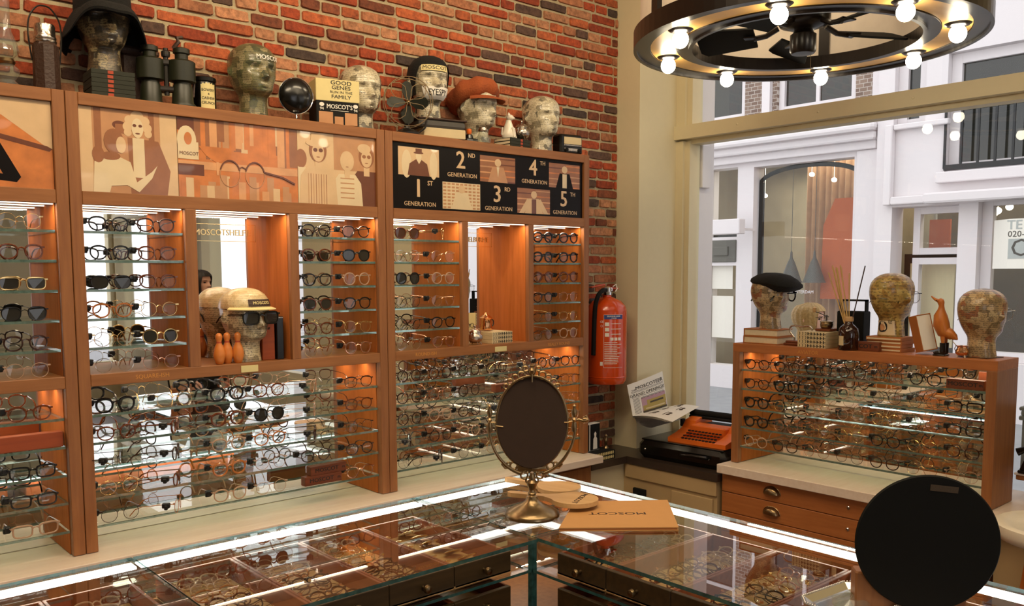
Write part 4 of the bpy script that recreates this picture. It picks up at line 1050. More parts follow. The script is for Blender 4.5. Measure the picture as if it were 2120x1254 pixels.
ovm = Matrix.Translation((0, 0, zc)) @ RX(R(86)) @ Matrix.Diagonal((1, b_ / a_, 1, 1))
MB().lathe([(a_ - .004, -.004), (a_, 0), (a_ - .002, .005)], 48, M=ovm).build('backing', M['brown'], V)
MB().lathe([(a_ - .008, -.0055), (a_ - .008, -.0042)], 48, M=ovm).build('mirror_glass', M['mirror'], V)
m = MB(); m.tube([(-a_ - .024, 0, zc), (-a_ + .002, 0, zc)], .003, 6); m.tube([(a_ * math.cos(t), .002 * 0, zc + b_ * math.sin(t)) for t in [2 * PI * i / 48 for i in range(48)]], .0042, 8, closed=True)
for sx_, dz in ((0, .012),):
    pass
top = zc + b_
for s in (-1, 1):
    for cx, cz, r in ((.014, .004, .009), (.032, -.002, .011), (.05, -.010, .010), (.066, -.022, .009), (.02, .018, .007), (.078, -.036, .008)):
        m.tube([(s * cx + r * math.cos(t), 0, top + cz + .004 + r * math.sin(t)) for t in [2 * PI * i / 12 for i in range(11)]], .0034, 6)
m.lathe([(.003, 0), (.011, .008), (.013, .018), (.006, .026), (.009, .032), (.002, .038)], 14, M=Matrix.Translation((0, 0, top)))
m.tube([(0, -.008, top + .006), (0, -.009, top - .018)], .0026, 6).tube([(-a_ - .002, -.006, zc - .01), (-a_ + .02, -.008, zc - .012)], .002, 6).tube([(a_ - .01, -.006, zc), (a_ + .004, -.006, zc)], .002, 6).tube([(0, -.008, zc - b_ + .016), (0, -.006, zc - b_ - .002)], .002, 6)
m.rbox((-.045, -.005, zc - b_ - .010), (.045, .005, zc - b_ + .008), .003)
m.build('scroll_frame', M['brass'], V, smooth=True)

fq = [at(1157, 1092, 'z', .912), at(1405, 1090, 'z', .912), at(1382, 1034, 'z', .912), at(1190, 1037, 'z', .912)]
o = thing('folder', 'tan card folder with small upside-down lettering lying on the glass case', 'folder', (fq[0].x, fq[0].y, ZC))
pl = [(p.x - fq[0].x, p.y - fq[0].y) for p in fq]
MB().prism(pl, .0005, .003).build('back_cover', M['kraft'], o); MB().prism([(x * .985 + .002, y * .985) for x, y in pl], .0032, .0085).build('pages', M['tanbook'], o); MB().prism(pl, .0087, .0115).build('front_cover', M['kraft'], o)
pc = at(1278, 1062, 'z', .912)
e_ = (fq[0] - fq[1]).normalized(); g_ = Vector((0, 0, 1)).cross(e_)
MB().text('MOSCOT', .034, 0, frame((pc.x - fq[0].x, pc.y - fq[0].y, .0115), e_, g_), depth=.0004, sx=1.25, bold=.01).tube([(0, 0, 0), (.001, 0, 0)], .0001, 4, M=Matrix.Translation((pc.x - fq[0].x, pc.y - fq[0].y, .0115))).build('lettering', M['leather'], o)


def paddle(loc, rz, label, txt, z):
    o = thing('hand_mirror', label, 'hand mirror', loc, rz); o.scale = (1.28, 1.28, 1)
    P = [(.058 * math.cos(t), .058 * math.sin(t)) for t in [R(-150) + R(300) * i / 30 for i in range(31)]]
    P = P + [(-.075, .014), (-.10, .011), (-.165, .012), (-.176, .008), (-.179, 0), (-.176, -.008), (-.165, -.012), (-.10, -.011), (-.075, -.014)]
    MB().prism(P, 0, .014, 0).build('wooden_body', M['pale'], o)
    MB().prism([(x * .9, y * .9) for x, y in P[:31]], -.002, -.0002).build('mirror_glass', M['mirror'], o)
    if txt:
        MB().text('MOSCOT', .02, 0, frame((.012, 0, .0142), (0, -1, 0), (1, 0, 0)), depth=.0004, sx=1.1, bold=.02).build('lettering', M['leather'], o)
    return o


pa = at(1190, 1036, 'z', .93); pb = at(1052, 1022, 'z', .93)
ang = math.atan2(pa.y - pb.y, pa.x - pb.x)
paddle((pa.x, pa.y, .9245), ang, 'round wooden hand mirror with dark lettering lying on the tan folder', True, 0)
pa2 = at(1175, 1020, 'z', .905)
paddle((pa2.x + .01, pa2.y + .05, .9035), ang - R(14), 'plain wooden hand mirror lying behind the lettered one', False, 0)
# small clear stand beside the pedestal
# black round mirror in the foreground
D = thing('table_mirror', 'round black-backed table mirror on a wooden foot, in the right foreground', 'mirror', (1.905, .788, ZC), -R(49))
rD = .1515
MB().lathe([(rD - .003, -.004), (rD, 0), (rD - .003, .004)], 72, M=Matrix.Translation((0, 0, .006 + rD)) @ RX(R(90))).build('black_back', M['matblack'], D)
MB().lathe([(rD - .006, .0042), (rD - .006, .0052)], 72, M=Matrix.Translation((0, 0, .006 + rD)) @ RX(R(-90))).build('mirror_glass', M['mirror'], D)
MB().rbox((-.024, -.0052, rD * 1.81), (.034, -.0042, rD * 1.90), .0004, M=RY(R(5))).build('label_plate', mat('worn_gilt_label', '4a3a24', .5, var=.5, scale=400), D, label='worn gilt label')
MB().rbox((-.145, .0065, 0), (.09, .05, .085), .004).build('wooden_foot', M['oak'], D)
# silver tray, corner in view
t0 = at(1745, 1232, 'z', ZC)
ST = thing('silver_tray', 'silver tray with beaded rim and crumpled clear wrapping beside the black round mirror', 'tray', (t0.x - .035, t0.y - .045, ZC), R(-6))
def oct_(a, b, c): return [(-a + c, -b), (a - c, -b), (a, -b + c), (a, b - c), (a - c, b), (-a + c, b), (-a, b - c), (-a, -b + c)]
m = MB()
L_ = [(oct_(.085, .055, .02), .001), (oct_(.090, .06, .022), .003), (oct_(.105, .075, .028), .014), (oct_(.112, .082, .03), .013), (oct_(.112, .082, .03), .010), (oct_(.09, .06, .022), .0)]
vs = [(x, y, z) for P, z in L_ for x, y in P]; fs = [tuple(range(8)), tuple(range(47, 39, -1))] + [(k * 8 + i, k * 8 + (i + 1) % 8, k * 8 + 8 + (i + 1) % 8, k * 8 + 8 + i) for k in range(5) for i in range(8)]
m.add(vs, fs); m.build('tray_body', M['chrome'], ST)
m = MB(); P = oct_(.109, .079, .029)
for i in range(8):
    a, b = Vector(P[i]), Vector(P[(i + 1) % 8]); n = max(2, int((b - a).length / .006))
    for j in range(n): q = a.lerp(b, j / n); m.ell((q.x, q.y, .0145), (.0026,) * 3, n=6, k=4)
m.build('beaded_rim', M['chrome'], ST, smooth=True)
m = MB(); rr = random.Random(2)
m.lathe([(.05, .004), (.055, .012), (.035, .022), (.001, .026)], 22, sx=1.2, sy=.7, wob=lambda a, r, z: (.006 * math.sin(a * 5 + r * 200), .004 * math.sin(a * 7)))
m.build('clear_wrapping', M['jar'], ST)

# MOSCOT name blocks
def block(loc, rz, label, m_='block', txt=True, L_=.15, H=.033, ink='ink'):
    o = thing('name_block', label, 'wooden block', loc, rz, None)
    MB().rbox((-L_ / 2, 0, 0), (L_ / 2, .032, H), .001).build('wood_block', M[m_], o)
    if txt: MB().text('MOSCOT', H * .62, 0, frame((-.008, 0, H * .5), (1, 0, 0), (0, 0, 1)), depth=.0006, bold=.02, sx=1.15).text('m', H * .5, 0, frame((L_ * .42, 0, H * .52), (1, 0, 0), (0, 0, 1)), depth=.0006, bold=.03).build('lettering', M['ink'], o)
    return o


b1 = at(665, 990, 'y', YF + .02)
block((1.56, YF + .024, .8785), 0, 'lettered walnut block, lower of the two on the lowest shelf of middle cabinet')
block((1.585, YF + .030, .9118), R(2), 'lettered walnut block, upper of the two on the lowest shelf of middle cabinet')
block((2.475, YF + .024, 1.1355), 0, 'lettered walnut block on the second lower shelf behind the vanity mirror', L_=.17)
block((3.292, 1.252, 1.2205), -PI / 2, 'lettered walnut block on the top shelf of window cabinet', L_=.13, H=.035)
block((3.31, 1.655, 1.3335), -PI / 2, 'lettered walnut block in front of the flat books on window cabinet', L_=.145, H=.036)
block((.60, YF + .024, 1.1355), 0, 'plain mahogany block on a lower shelf of the left-edge cabinet', 'redblock', False, .19, .045)
# ------------------------------------------------------------------ mannequin heads
HT_ = [(0, .050, .047, .050), (.03, .046, .044, .049), (.055, .044, .043, .050), (.070, .045, .048, .052), (.078, .048, .070, .055), (.088, .055, .081, .060), (.10, .0605, .082, .070), (.115, .065, .0815, .082), (.13, .0685, .080, .091), (.145, .0715, .0775, .097), (.16, .0735, .079, .101), (.175, .0745, .084, .103), (.195, .0735, .083, .101), (.212, .069, .076, .093), (.227, .059, .063, .079), (.238, .045, .046, .06), (.245, .028, .028, .038), (.2485, .001, .001, .001)]
_hz = [r[0] for r in HT_]


def head_pt(phi, h, off=0.0, features=True):
    """surface of the head; phi 0 is the face (towards -Y), h the height"""
    i = max(k for k in range(len(_hz)) if _hz[k] <= h or k == 0); i = min(i, len(_hz) - 2)
    t = (h - _hz[i]) / (_hz[i + 1] - _hz[i]); t = max(0, min(1, t))
    w, f, b = [HT_[i][k] * (1 - t) + HT_[i + 1][k] * t for k in (1, 2, 3)]
    c, s = math.cos(phi), math.sin(phi)
    e = .92
    x = math.copysign(abs(s) ** e, s) * w; y = -math.copysign(abs(c) ** e, c) * (f if c > 0 else b)
    d = 0
    if features:
        ap = abs(phi)
        g = lambda p, sp, hh, sh_: math.exp(-((ap - p) / sp) ** 2 - ((h - hh) / sh_) ** 2)
        if .112 < h < .172: d += .027 * math.exp(-(ap / (.13 + .10 * (.165 - h) / .045 * .5)) ** 2) * max(0, 1 - abs((h - .127) / (.044 if h > .127 else .013))) ** .8
        d += -.011 * g(.40, .20, .157, .010) + .0045 * g(.38, .14, .156, .0055) + .005 * g(.3, .3, .172, .007)
        d += .006 * g(0, .22, .105, .0035) + .006 * g(0, .2, .0975, .0035) - .004 * g(0, .26, .1013, .0018) - .004 * g(0, .25, .090, .004) + .003 * g(0, .3, .082, .005)
        d += .003 * g(.75, .25, .135, .015) - .003 * g(.95, .25, .11, .015)
        d += .017 * g(1.66, .10, .147, .019) - .006 * g(1.60, .05, .148, .010)
    r = math.hypot(x, y) or 1e-6; k = (r + d + off) / r
    return Vector((x * k, y * k, h + (off if h > .2 else 0) * max(0, (h - .2) / .05)))


def head_mesh(mb, m=0, n=72, h0=0, h1=.2485, off=0, features=True, phis=None):
    hs = []; h = h0
    while h < h1 - 1e-6: hs.append(h); h += .0045 if h < .225 else .0028
    hs.append(h1)
    vs = [head_pt(2 * PI * i / n - PI, q, off, features) for q in hs for i in range(n)]
    fs = [(k * n + i, k * n + (i + 1) % n, (k + 1) * n + (i + 1) % n, (k + 1) * n + i) for k in range(len(hs) - 1) for i in range(n)]
    fs.append(tuple(range(n - 1, -1, -1))); fs.append(tuple(range((len(hs) - 1) * n, len(hs) * n)))
    return mb.add(vs, fs, m)


def head_patch(mb, p0, p1, h0, h1, off, m=0, n=24, k=6):
    """a strip of paper laid on the head between two angles and heights"""
    vs = []; fs = []
    for o_ in (off, off - .001):
        for j in range(k + 1):
            for i in range(n + 1): vs.append(head_pt(p0 + (p1 - p0) * i / n, h0 + (h1 - h0) * j / k, o_, False))
    q = (n + 1) * (k + 1)
    for j in range(k):
        for i in range(n): a = j * (n + 1) + i; fs.append((a, a + 1, a + n + 2, a + n + 1)); fs.append((q + a, q + a + n + 1, q + a + n + 2, q + a + 1))
    return mb.add(vs, fs, m)


def head_text(mb, t, size, phi, h, off=.0072, m=0, sx=1, bold=.02, spacing=1):
    vs, fs = text_mesh(t, 'CENTER', bold, spacing); r = .078
    mb.add([head_pt(phi + x * size * sx / r, h + y * size, off + z * .0006, False) for x, y, z in vs], fs, m)


NP = [newsprint('newspaper_scraps_1', ['bfae88', 'a39170', 'cabb96', '8a7c60', 'b3a17c', 'c2b28c'], seed=1), newsprint('newspaper_scraps_2', ['c9bfa2', 'b8ad90', 'd0c6aa', '90876e', 'c0b598', '6e6858'], seed=5, ink=.4),
      newsprint('dark_newspaper_scraps', ['4a4030', '7a6c52', '5a4c38', '93835f', '3a3226', '6b5a42'], seed=9, ink=.7), newsprint('green_magazine_scraps', ['5e6040', '706c48', '827a58', '50523a', '958a66', '645e40'], seed=13, ink=.45),
      newsprint('map_scraps', ['b09250', 'a07c3c', 'c2a860', '8c6a34', 'b89c58', '9a8444'], seed=17, ink=.5, rough_scale=.6), newsprint('comic_scraps', ['a88a60', 'bb9f74', '94603e', 'c2ab82', '86704e', '988260'], seed=23, ink=.55)]


def head(name, label, loc, rz, mi, deco=None, scale=1.0, base=False):
    o = thing(name, label, 'mannequin head', loc, rz); o.scale = (scale,) * 3
    m = MB(); head_mesh(m); m.build('head', NP[mi], o, smooth=True)
    if deco: deco(o)
    return o


def strip_text(band, ink, t, size, phi, h, ph=.75, hh=.013, sx=1, bold=.02):
    def f(o):
        if band: m = MB(); head_patch(m, phi - ph, phi + ph, h - hh, h + hh, .0066); m.build('paper_strip', M[band] if isinstance(band, str) else band, o, smooth=True)
        m = MB(); head_text(m, t, size, phi, h, m=0, sx=sx, bold=bold); m.build('lettering', M[ink], o)
    return f


def both(*fs):
    def f(o):
        for q in fs: q(o)
    return f


ZT = 2.1755
def face(deg): return R(deg)
# -------- row on top of the wall cabinets
head('mannequin_head', 'paper-pasted mannequin head in a dark floppy bucket hat, standing on a book stack', (.88, 2.87, 2.256), R(-2), 2, strip_text(None, 'ink', 'HERO', .012, -.3, .112))
h = thing('bucket_hat', 'dark floppy bucket hat worn by the head left of the binoculars', 'hat', (.88, 2.87, 2.256), R(-2))
MB().lathe([(.0905, .165), (.0905, .19), (.089, .22), (.082, .246), (.06, .258), (.001, .262)], 40, sx=.88, sy=1.2).build('crown', M['felt'], h, smooth=True)
MB().lathe([(.090, .176), (.108, .145), (.122, .105), (.131, .070), (.128, .070), (.119, .106), (.105, .145), (.088, .172)], 60, sx=.9, sy=1.16, wob=lambda a, r, z: (.007 * math.sin(a * 3 + 1) * (r > .1), (.115 * ((1 + math.cos(a + PI / 2)) / 2) ** 2 + .010 * math.sin(a * 5)) * max(0, (r - .09) / .05))).build('brim', M['felt'], h, smooth=True)
bk = None
for i in range(6):
    z = ZT + i * .0133; lab = f'thin dark green book with red spine bands, {["lowest", "second", "third", "fourth", "fifth", "topmost"][i]} of the stack under the bucket-hat head'
    if bk is None:
        bk = thing('book', lab, 'book', (.885, 2.855, z), R(-4), 'dark green books under the bucket-hat head')
        MB().rbox((-.062, -.055, .0), (.062, .055, .0128), .001).build('cover', M['greenbook'], bk)
        MB().box((-.016, -.0556, .002), (.0, -.0549, .011)).box((.0619, -.05, .002), (.0625, -.04, .011)).build('spine_band', M['redcloth'], bk)
    else: dup(bk, (.885 + .001 * (i % 2), 2.855, z), R(-4), lab)

o = thing('oil_lamp', 'glass oil lamp chimney at the left edge, on top of the cabinets', 'lamp', (.612, 2.87, ZT))
MB().lathe([(.03, 0), (.032, .012), (.02, .024), (.032, .04), (.034, .055), (.02, .068)], 28).build('font', M['jar'], o, smooth=True)
MB().lathe([(.021, .069), (.024, .075), (.019, .085)], 24).build('burner', M['brass'], o, smooth=True)
MB().lathe([(.018, .086), (.036, .105), (.030, .13), (.017, .16), (.015, .20), (.016, .27), (.018, .275)], 28).build('chimney', M['jar'], o, smooth=True)
o = thing('thermos_flask', 'old brown leather-covered thermos flask with a metal cup and wire handle', 'flask', (.715, 2.865, ZT))
P8 = [(.036 * math.cos(R(22.5 + 45 * i)), .036 * math.sin(R(22.5 + 45 * i))) for i in range(8)]
MB().prism(P8, 0, .135).lathe([(.034, .135), (.030, .143)], 8).build('body', M['leather'], o)
MB().lathe([(.029, .143), (.031, .146), (.031, .15), (.028, .152), (.030, .155), (.030, .16), (.028, .163), (.028, .19), (.026, .196), (.0001, .197)], 28).build('cup', M['silver'], o, smooth=True)
MB().tube(soft([(-.037, 0, .09), (-.044, 0, .16), (-.040, 0, .21), (-.02, 0, .243), (.0, 0, .25), (.02, 0, .243), (.040, 0, .21), (.044, 0, .16), (.037, 0, .09)]), .0025, 6).build('handle', M['iron'], o, smooth=True)
o = thing('leather_case', 'dark leather binocular case standing behind the green binoculars', 'case', (.985, 2.93, ZT))
MB().rbox((-.05, -.03, 0), (.07, .04, .165), .012).build('case_body', M['leather'], o)
MB().rbox((-.054, -.034, .16), (.074, .044, .185), .008).build('lid', M['leather'], o)
o = thing('binoculars', 'olive green field binoculars standing on their lenses beside the tin', 'binoculars', (1.055, 2.84, ZT + .002), R(-16)); o.scale = (1.12, 1.0, 1.08)
for s in (-1, 1):
    MB().lathe([(.036, 0), (.036, .004), (.030, .010), (.027, .055), (.024, .062), (.024, .068), (.037, .072), (.037, .128), (.032, .132), (.018, .136), (.018, .150), (.023, .153), (.023, .166), (.014, .17)], 26, M=Matrix.Translation((s * .042, 0, 0))).build('barrel', M['olive'], o, smooth=True)
MB().rbox((-.03, -.012, .04), (.03, .016, .055), .004).rbox((-.03, -.012, .115), (.03, .016, .132), .004).tube([(0, 0, .03), (0, 0, .165)], .007, 10).lathe([(.011, .14), (.012, .145), (.012, .155), (.008, .158)], 14).build('hinge_bridge', M['iron'], o)
MB().tube([(.02, -.005, .165), (.035, -.01, .185), (.03, -.01, .195), (.045, 0, .2)], .006, 6).tube([(.064, 0, .12), (.075, .01, .08), (.07, .0, .03)], .004, 6).build('strap', M['leather'], o, smooth=True)
o = thing('tin', 'black lidded tin with a cream scalloped label beside the binoculars', 'tin', (1.185, 2.865, ZT))
MB().lathe([(.036, 0), (.038, .003), (.038, .092), (.036, .095)], 36).build('can', M['black'], o, smooth=True)
MB().lathe([(.0375, .0952), (.0395, .0965), (.0395, .108), (.036, .111), (.0001, .111)], 36).build('lid', M['black'], o, smooth=True)
def curved(mb, pts, r, off, m=0, th=.0006):
    xs = [q[0] for q in pts]
    if len(pts) == 4 and max(xs) - min(xs) > .008:                      # a wide band: laid on in narrow staves so that it follows the curve
        lo, hi = min(xs), max(xs); zl = min(q[1] for q in pts); zh = max(q[1] for q in pts); k = int((hi - lo) / .006) + 1
        V = [((r + o_) * math.sin((lo + (hi - lo) * i / k) / r), -(r + o_) * math.cos((lo + (hi - lo) * i / k) / r), z) for i in range(k + 1) for z in (zl, zh) for o_ in (off, off + th)]
        F_ = []
        for i in range(k): b = 4 * i; F_ += [(b + 1, b + 3, b + 7, b + 5), (b, b + 4, b + 6, b + 2), (b + 2, b + 6, b + 7, b + 3), (b, b + 1, b + 5, b + 4)]
        mb.add(V, F_ + [(0, 2, 3, 1), (4 * k, 4 * k + 1, 4 * k + 3, 4 * k + 2)], m); return
    n = len(pts)
    vs = [((r + o_) * math.sin(x / r), -(r + o_) * math.cos(x / r), z) for o_ in (off, off + th) for x, z in pts]
    mb.add(vs, [tuple(range(n - 1, -1, -1)), tuple(range(n, 2 * n))] + [(i, (i + 1) % n, n + (i + 1) % n, n + i) for i in range(n)], m)
def curved_text(mb, t, size, r, off, x0, z0, m=0, sx=1, bold=.01):
    vs, fs = text_mesh(t, 'CENTER', bold, 1); mb.add([((r + off + z * .0004) * math.sin((x0 + x * size * sx) / r), -(r + off + z * .0004) * math.cos((x0 + x * size * sx) / r), z0 + y * size) for x, y, z in vs], fs, m)
m = MB()
for k in range(10): a, b = -.024 + .0048 * k, -.024 + .0048 * (k + 1); dz = .004 * math.sin(PI * (k + .5) / 10) + .003 * (k % 2); curved(m, [(a, .006 - dz * .5), (b, .006 - dz * .5), (b, .083 + dz), (a, .083 + dz)], .038, .0003)
m.build('paper_label', M['cardy'], o)
m = MB()
for t, z, s_ in (('BOWERY', .066, .0125), ('&', .054, .009), ('CASHEW', .040, .0125), ('CRUNCH', .025, .0125)): curved_text(m, t, s_, .038, .0011, 0, z, sx=.85)
m.build('lettering', M['ink'], o)
head('mannequin_head', 'greenish mannequin head with white lettering on its brow, on the cabinet top', (1.36, 2.87, ZT), R(4), 3, strip_text(None, 'paper', 'MOSCOT', .021, .15, .190, sx=.95, bold=.03))
o = thing('round_mirror', 'small black convex round mirror on a chrome foot, on the cabinet top', 'mirror', (1.50, 2.83, ZT), R(-14))
MB().lathe([(.0001, -.022), (.02, -.021), (.04, -.015), (.054, -.004), (.058, .002), (.0575, .006), (.0001, .008)], 40, M=Matrix.Translation((0, 0, .088)) @ RX(R(90)) @ Matrix.Diagonal((1, 1.04, -1, 1))).build('convex_back', M['black'], o, smooth=True)
MB().tube([(.0595 * math.cos(t), 0, .088 + .062 * math.sin(t)) for t in [2 * PI * i / 40 for i in range(40)]], .002, 6, closed=True).build('rim', M['chrome'], o, smooth=True)
MB().lathe([(.022, 0), (.022, .003), (.006, .008), (.003, .012), (.003, .028)], 24).build('foot', M['chrome'], o, smooth=True)
o = thing('boxed_book', 'dark box with shop front picture under the yellow GOOD GENES box', 'box', (1.665, 2.85, ZT), R(-14))
MB().rbox((-.082, -.05, 0), (.074, .05, .083), .001).build('box_body', M['matblack'], o)
Ff = frame((0, -.0502, 0), (1, 0, 0), (0, 0, 1))
MB().text("MOSCOT'S", .022, 0, Ff @ Matrix.Translation((.003, .064, 0)), bold=.03, sx=.9, depth=.0005).text('94', .014, 0, Ff @ Matrix.Translation((-.062, .055, 0)), bold=.02, depth=.0005).text('94', .014, 0, Ff @ Matrix.Translation((.062, .055, 0)), bold=.02, depth=.0005).prism(el(-.062, .07, .009, .007), 0, .0004, 0, Ff).prism(el(.062, .07, .009, .007), 0, .0004, 0, Ff).box((-.03, .050, 0), (.036, .0512, .0005), 0, Ff).build('lettering', M['paper'], o)
MB().prism(rc(-.073, .002, -.022, .045), 0, .0005, 0, Ff).prism(rc(.022, .002, .068, .045), 0, .0005, 0, Ff).prism(rc(-.016, .002, .016, .03), 0, .0005, 0, Ff).build('shop_picture', SEP[1], o)
o = thing('card_box', 'yellow box lettered GOOD GENES RUN IN THE FAMILY, stacked on a dark box', 'box', (1.667, 2.85, ZT + .0835), R(-14))
MB().rbox((-.084, -.05, 0), (.076, .05, .077), .0015).build('box_body', M['cardy'], o)
m = MB(); Ff = frame((.008, -.0502, 0), (1, 0, 0), (0, 0, 1))
for t, z, s_, bb in (('GOOD', .065, .020, .015), ('GENES', .048, .019, .01), ('RUN IN THE', .032, .012, .005), ('FAMILY', .016, .018, .01)): m.text(t, s_, 0, Ff @ Matrix.Translation((0, z, 0)), sx=1.25, bold=bb, depth=.0005)
m.build('lettering', M['ink'], o)
head('mannequin_head', 'grey mannequin head standing behind the yellow GOOD GENES box', (1.805, 2.90, ZT), R(-2), 1)
F_ = thing('desk_fan', 'vintage desk fan with green blades and an open wire cage', 'fan', (1.965, 2.825, ZT), R(-26))
MB().lathe([(.045, 0), (.046, .006), (.03, .018), (.012, .025), (.008, .05)], 28, sx=1.1).build('base', M['iron'], F_, smooth=True)
MB().lathe([(.012, -.02), (.026, -.012), (.03, .01), (.028, .04), (.012, .055)], 24, M=Matrix.Translation((0, .01, .075)) @ RX(R(-90))).build('motor', M['iron'], F_, smooth=True)
MB().tube(soft([(.045, 0, .01), (.07, 0, .03), (.078, .01, .06)]), .004, 6).build('cable', M['iron'], F_)
fc = Matrix.Translation((0, -.02, .118))
m = MB(); fr_ = fc @ RX(R(90))
for z_ in (-.012, .03):
    m.tube([(.092 * math.cos(t), .092 * math.sin(t), z_) for t in [2 * PI * i / 48 for i in range(48)]], .0017, 6, M=fr_, closed=True)
for k in range(4):
    a = R(45 + 90 * k); m.tube([(.092 * math.cos(a), .092 * math.sin(a), -.012), (.092 * math.cos(a), .092 * math.sin(a), .03)], .0015, 5, M=fr_)
    cx, cy = .047 * math.cos(a), .047 * math.sin(a)
    pts = [(.006 * math.cos(a), .006 * math.sin(a), .031)] + [(.092 * f * math.cos(a + .55 * math.sin(PI * f)), .092 * f * math.sin(a + .55 * math.sin(PI * f)), .031) for f in (.2, .4, .6, .8, 1)]
    m.tube(pts, .0016, 5, M=fr_); pts2 = [(.092 * f * math.cos(a - .55 * math.sin(PI * f)), .092 * f * math.sin(a - .55 * math.sin(PI * f)), .031) for f in (.05, .2, .4, .6, .8, 1)]; m.tube(pts2, .0016, 5, M=fr_)
m.build('wire_cage', M['brass'], F_, smooth=True)
MB().lathe([(.009, .0), (.010, .012), (.006, .018), (.0001, .02)], 16, M=fr_).build('hub', M['brass'], F_, smooth=True)
for k in range(4):
    P = [(.01, -.006), (.03, -.022), (.06, -.026), (.078, -.012), (.08, .006), (.07, .02), (.04, .022), (.01, .008)]
    MB().prism(P, -.001, .001, M=fr_ @ RZ(R(90 * k + 2)) @ RX(R(22))).build('blade', M['olive'], F_)
o = thing('document_case', 'grey boxy document case with brown lid line, under the EYESPY head', 'case', (2.125, 2.855, ZT), R(-10))
MB().rbox((-.085, -.065, 0), (.10, .07, .036), .002).build('lower_case', M['cream2'], o); MB().rbox((-.105, -.07, .0362), (.10, .07, .066), .008).build('upper_case', M['grey'], o); MB().rbox((-.109, -.074, .0662), (.104, .074, .0722), .002).build('lid', M['leather'], o)
head('mannequin_head', 'white mannequin head lettered EYESPY with a lettered headband', (2.105, 2.875, ZT + .0725), R(-12), 1, both(strip_text('paper', 'ink', 'EYESPY', .034, .05, .098, .9, .023, .85, .01), strip_text('cardy', 'ink', 'MOSCOT', .019, -.1, .192, .7, .011, 1.25, .0)))
h = thing('cap', 'dark skull cap worn by the EYESPY head', 'hat', (2.105, 2.875, ZT + .0725), R(-12))
m = MB(); vs = []; n = 60; hs = [0, .15, .3, .45, .6, .75, .9, 1]
for q in hs:
    for i in range(n):
        p = 2 * PI * i / n - PI; h0 = .205 if abs(p) < .9 else .205 - .11 * min(1, (abs(p) - .9) / .5)
        vs.append(head_pt(p, h0 + (.2484 - h0) * q, .005, False))
m.add(vs, [(k * n + i, k * n + (i + 1) % n, (k + 1) * n + (i + 1) % n, (k + 1) * n + i) for k in range(len(hs) - 1) for i in range(n)] + [tuple(range((len(hs) - 1) * n, len(hs) * n))]); m.build('cap_shell', M['felt'], h, smooth=True)
o = thing('stamp', 'small black stamp with a red knob on the cabinet top', 'stamp', (2.275, 2.83, ZT), R(0))
MB().rbox((-.03, -.02, 0), (.035, .02, .016), .004).lathe([(.018, .016), (.014, .03), (.009, .034)], 16).build('stamp_body', M['black'], o); MB().lathe([(.008, .034), (.011, .042), (.010, .054), (.0001, .057)], 16).build('red_knob', M['orange'], o, smooth=True)
head('mannequin_head', 'newsprint mannequin head wearing a rust-orange newsboy cap', (2.365, 2.885, ZT), R(6), 1, strip_text(None, 'ink', 'SOHO', .014, .3, .115))
h = thing('newsboy_cap', 'rust-orange slouchy newsboy cap on the newsprint head', 'hat', (2.365, 2.885, ZT), R(6))
MB().lathe([(.082, .168), (.092, .172), (.112, .188), (.114, .206), (.104, .232), (.075, .254), (.03, .264), (.001, .265)], 44, M=Matrix.Translation((-.006, .020, .2)) @ RX(R(-20)) @ Matrix.Translation((0, 0, -.2)), sx=.92, sy=1.08, wob=lambda a, r, z: (.004 * math.sin(a * 8), .004 * math.sin(a * 6))).build('crown', M['rust'], h, smooth=True)
m = MB(); vs = []; n = 24
for o_, dz in ((0, .0), (1, .0)):
    for i in range(n + 1):
        p = R(-72) + R(144) * i / n
        a = head_pt(p, .192, .004, False); q = a + Vector((math.sin(p) * .018, -.036 * math.cos(p) - .006, -.016)) if o_ else a
        vs += [q, q + Vector((0, 0, .004))]
m.add(vs, [(2 * i, 2 * i + 2, 2 * (n + 1) + 2 * i + 2, 2 * (n + 1) + 2 * i) for i in range(n)] + [(2 * i + 1, 2 * (n + 1) + 2 * i + 1, 2 * (n + 1) + 2 * i + 3, 2 * i + 3) for i in range(n)] + [(2 * (n + 1) + 2 * i, 2 * (n + 1) + 2 * i + 2, 2 * (n + 1) + 2 * i + 3, 2 * (n + 1) + 2 * i + 1) for i in range(n)]); m.build('peak', M['rust'], h, smooth=True)
o = thing('glass_jar', 'small glass inkwell jar in front of the rust-capped head', 'jar', (2.325, 2.802, ZT))
MB().lathe([(.03, 0), (.032, .004), (.032, .02), (.02, .03), (.017, .042), (.02, .046)], 24).build('jar_body', M['jar'], o, smooth=True); MB().lathe([(.019, .0462), (.021, .05), (.016, .062), (.0001, .064)], 20).build('lid', M['silver'], o, smooth=True)
bk = None
for i in range(3):
    z = ZT + i * .0135; lab = f'dark grey book with red bands, {["lowest", "middle", "topmost"][i]} of the stack under the white cat'
    if bk is None:
        bk = thing('book', lab, 'book', (2.54, 2.86, z), R(8), 'dark grey books under the white cat')
        MB().rbox((-.065, -.045, 0), (.065, .05, .0130), .001).build('cover', M['greenbook'], bk); MB().box((-.0655, -.04, .002), (-.0649, .046, .011)).build('pages', M['bind'], bk); MB().box((.0, -.0456, .002), (.014, -.0449, .011)).build('spine_band', M['redcloth'], bk)
    else: dup(bk, (2.54, 2.86, z), R(8), lab)
zb = ZT + .0405
o = thing('cat_figurine', 'white porcelain sitting cat figurine on the small book stack', 'figurine', (2.508, 2.85, zb), R(35))
m = MB(); m.lathe([(.022, 0), (.027, .006), (.027, .02), (.022, .04), (.016, .058), (.012, .07), (.011, .078)], 22, sx=.85, sy=1.1).ell((0, -.006, .088), (.014, .017, .013)).ell((0, -.019, .085), (.007, .009, .006))
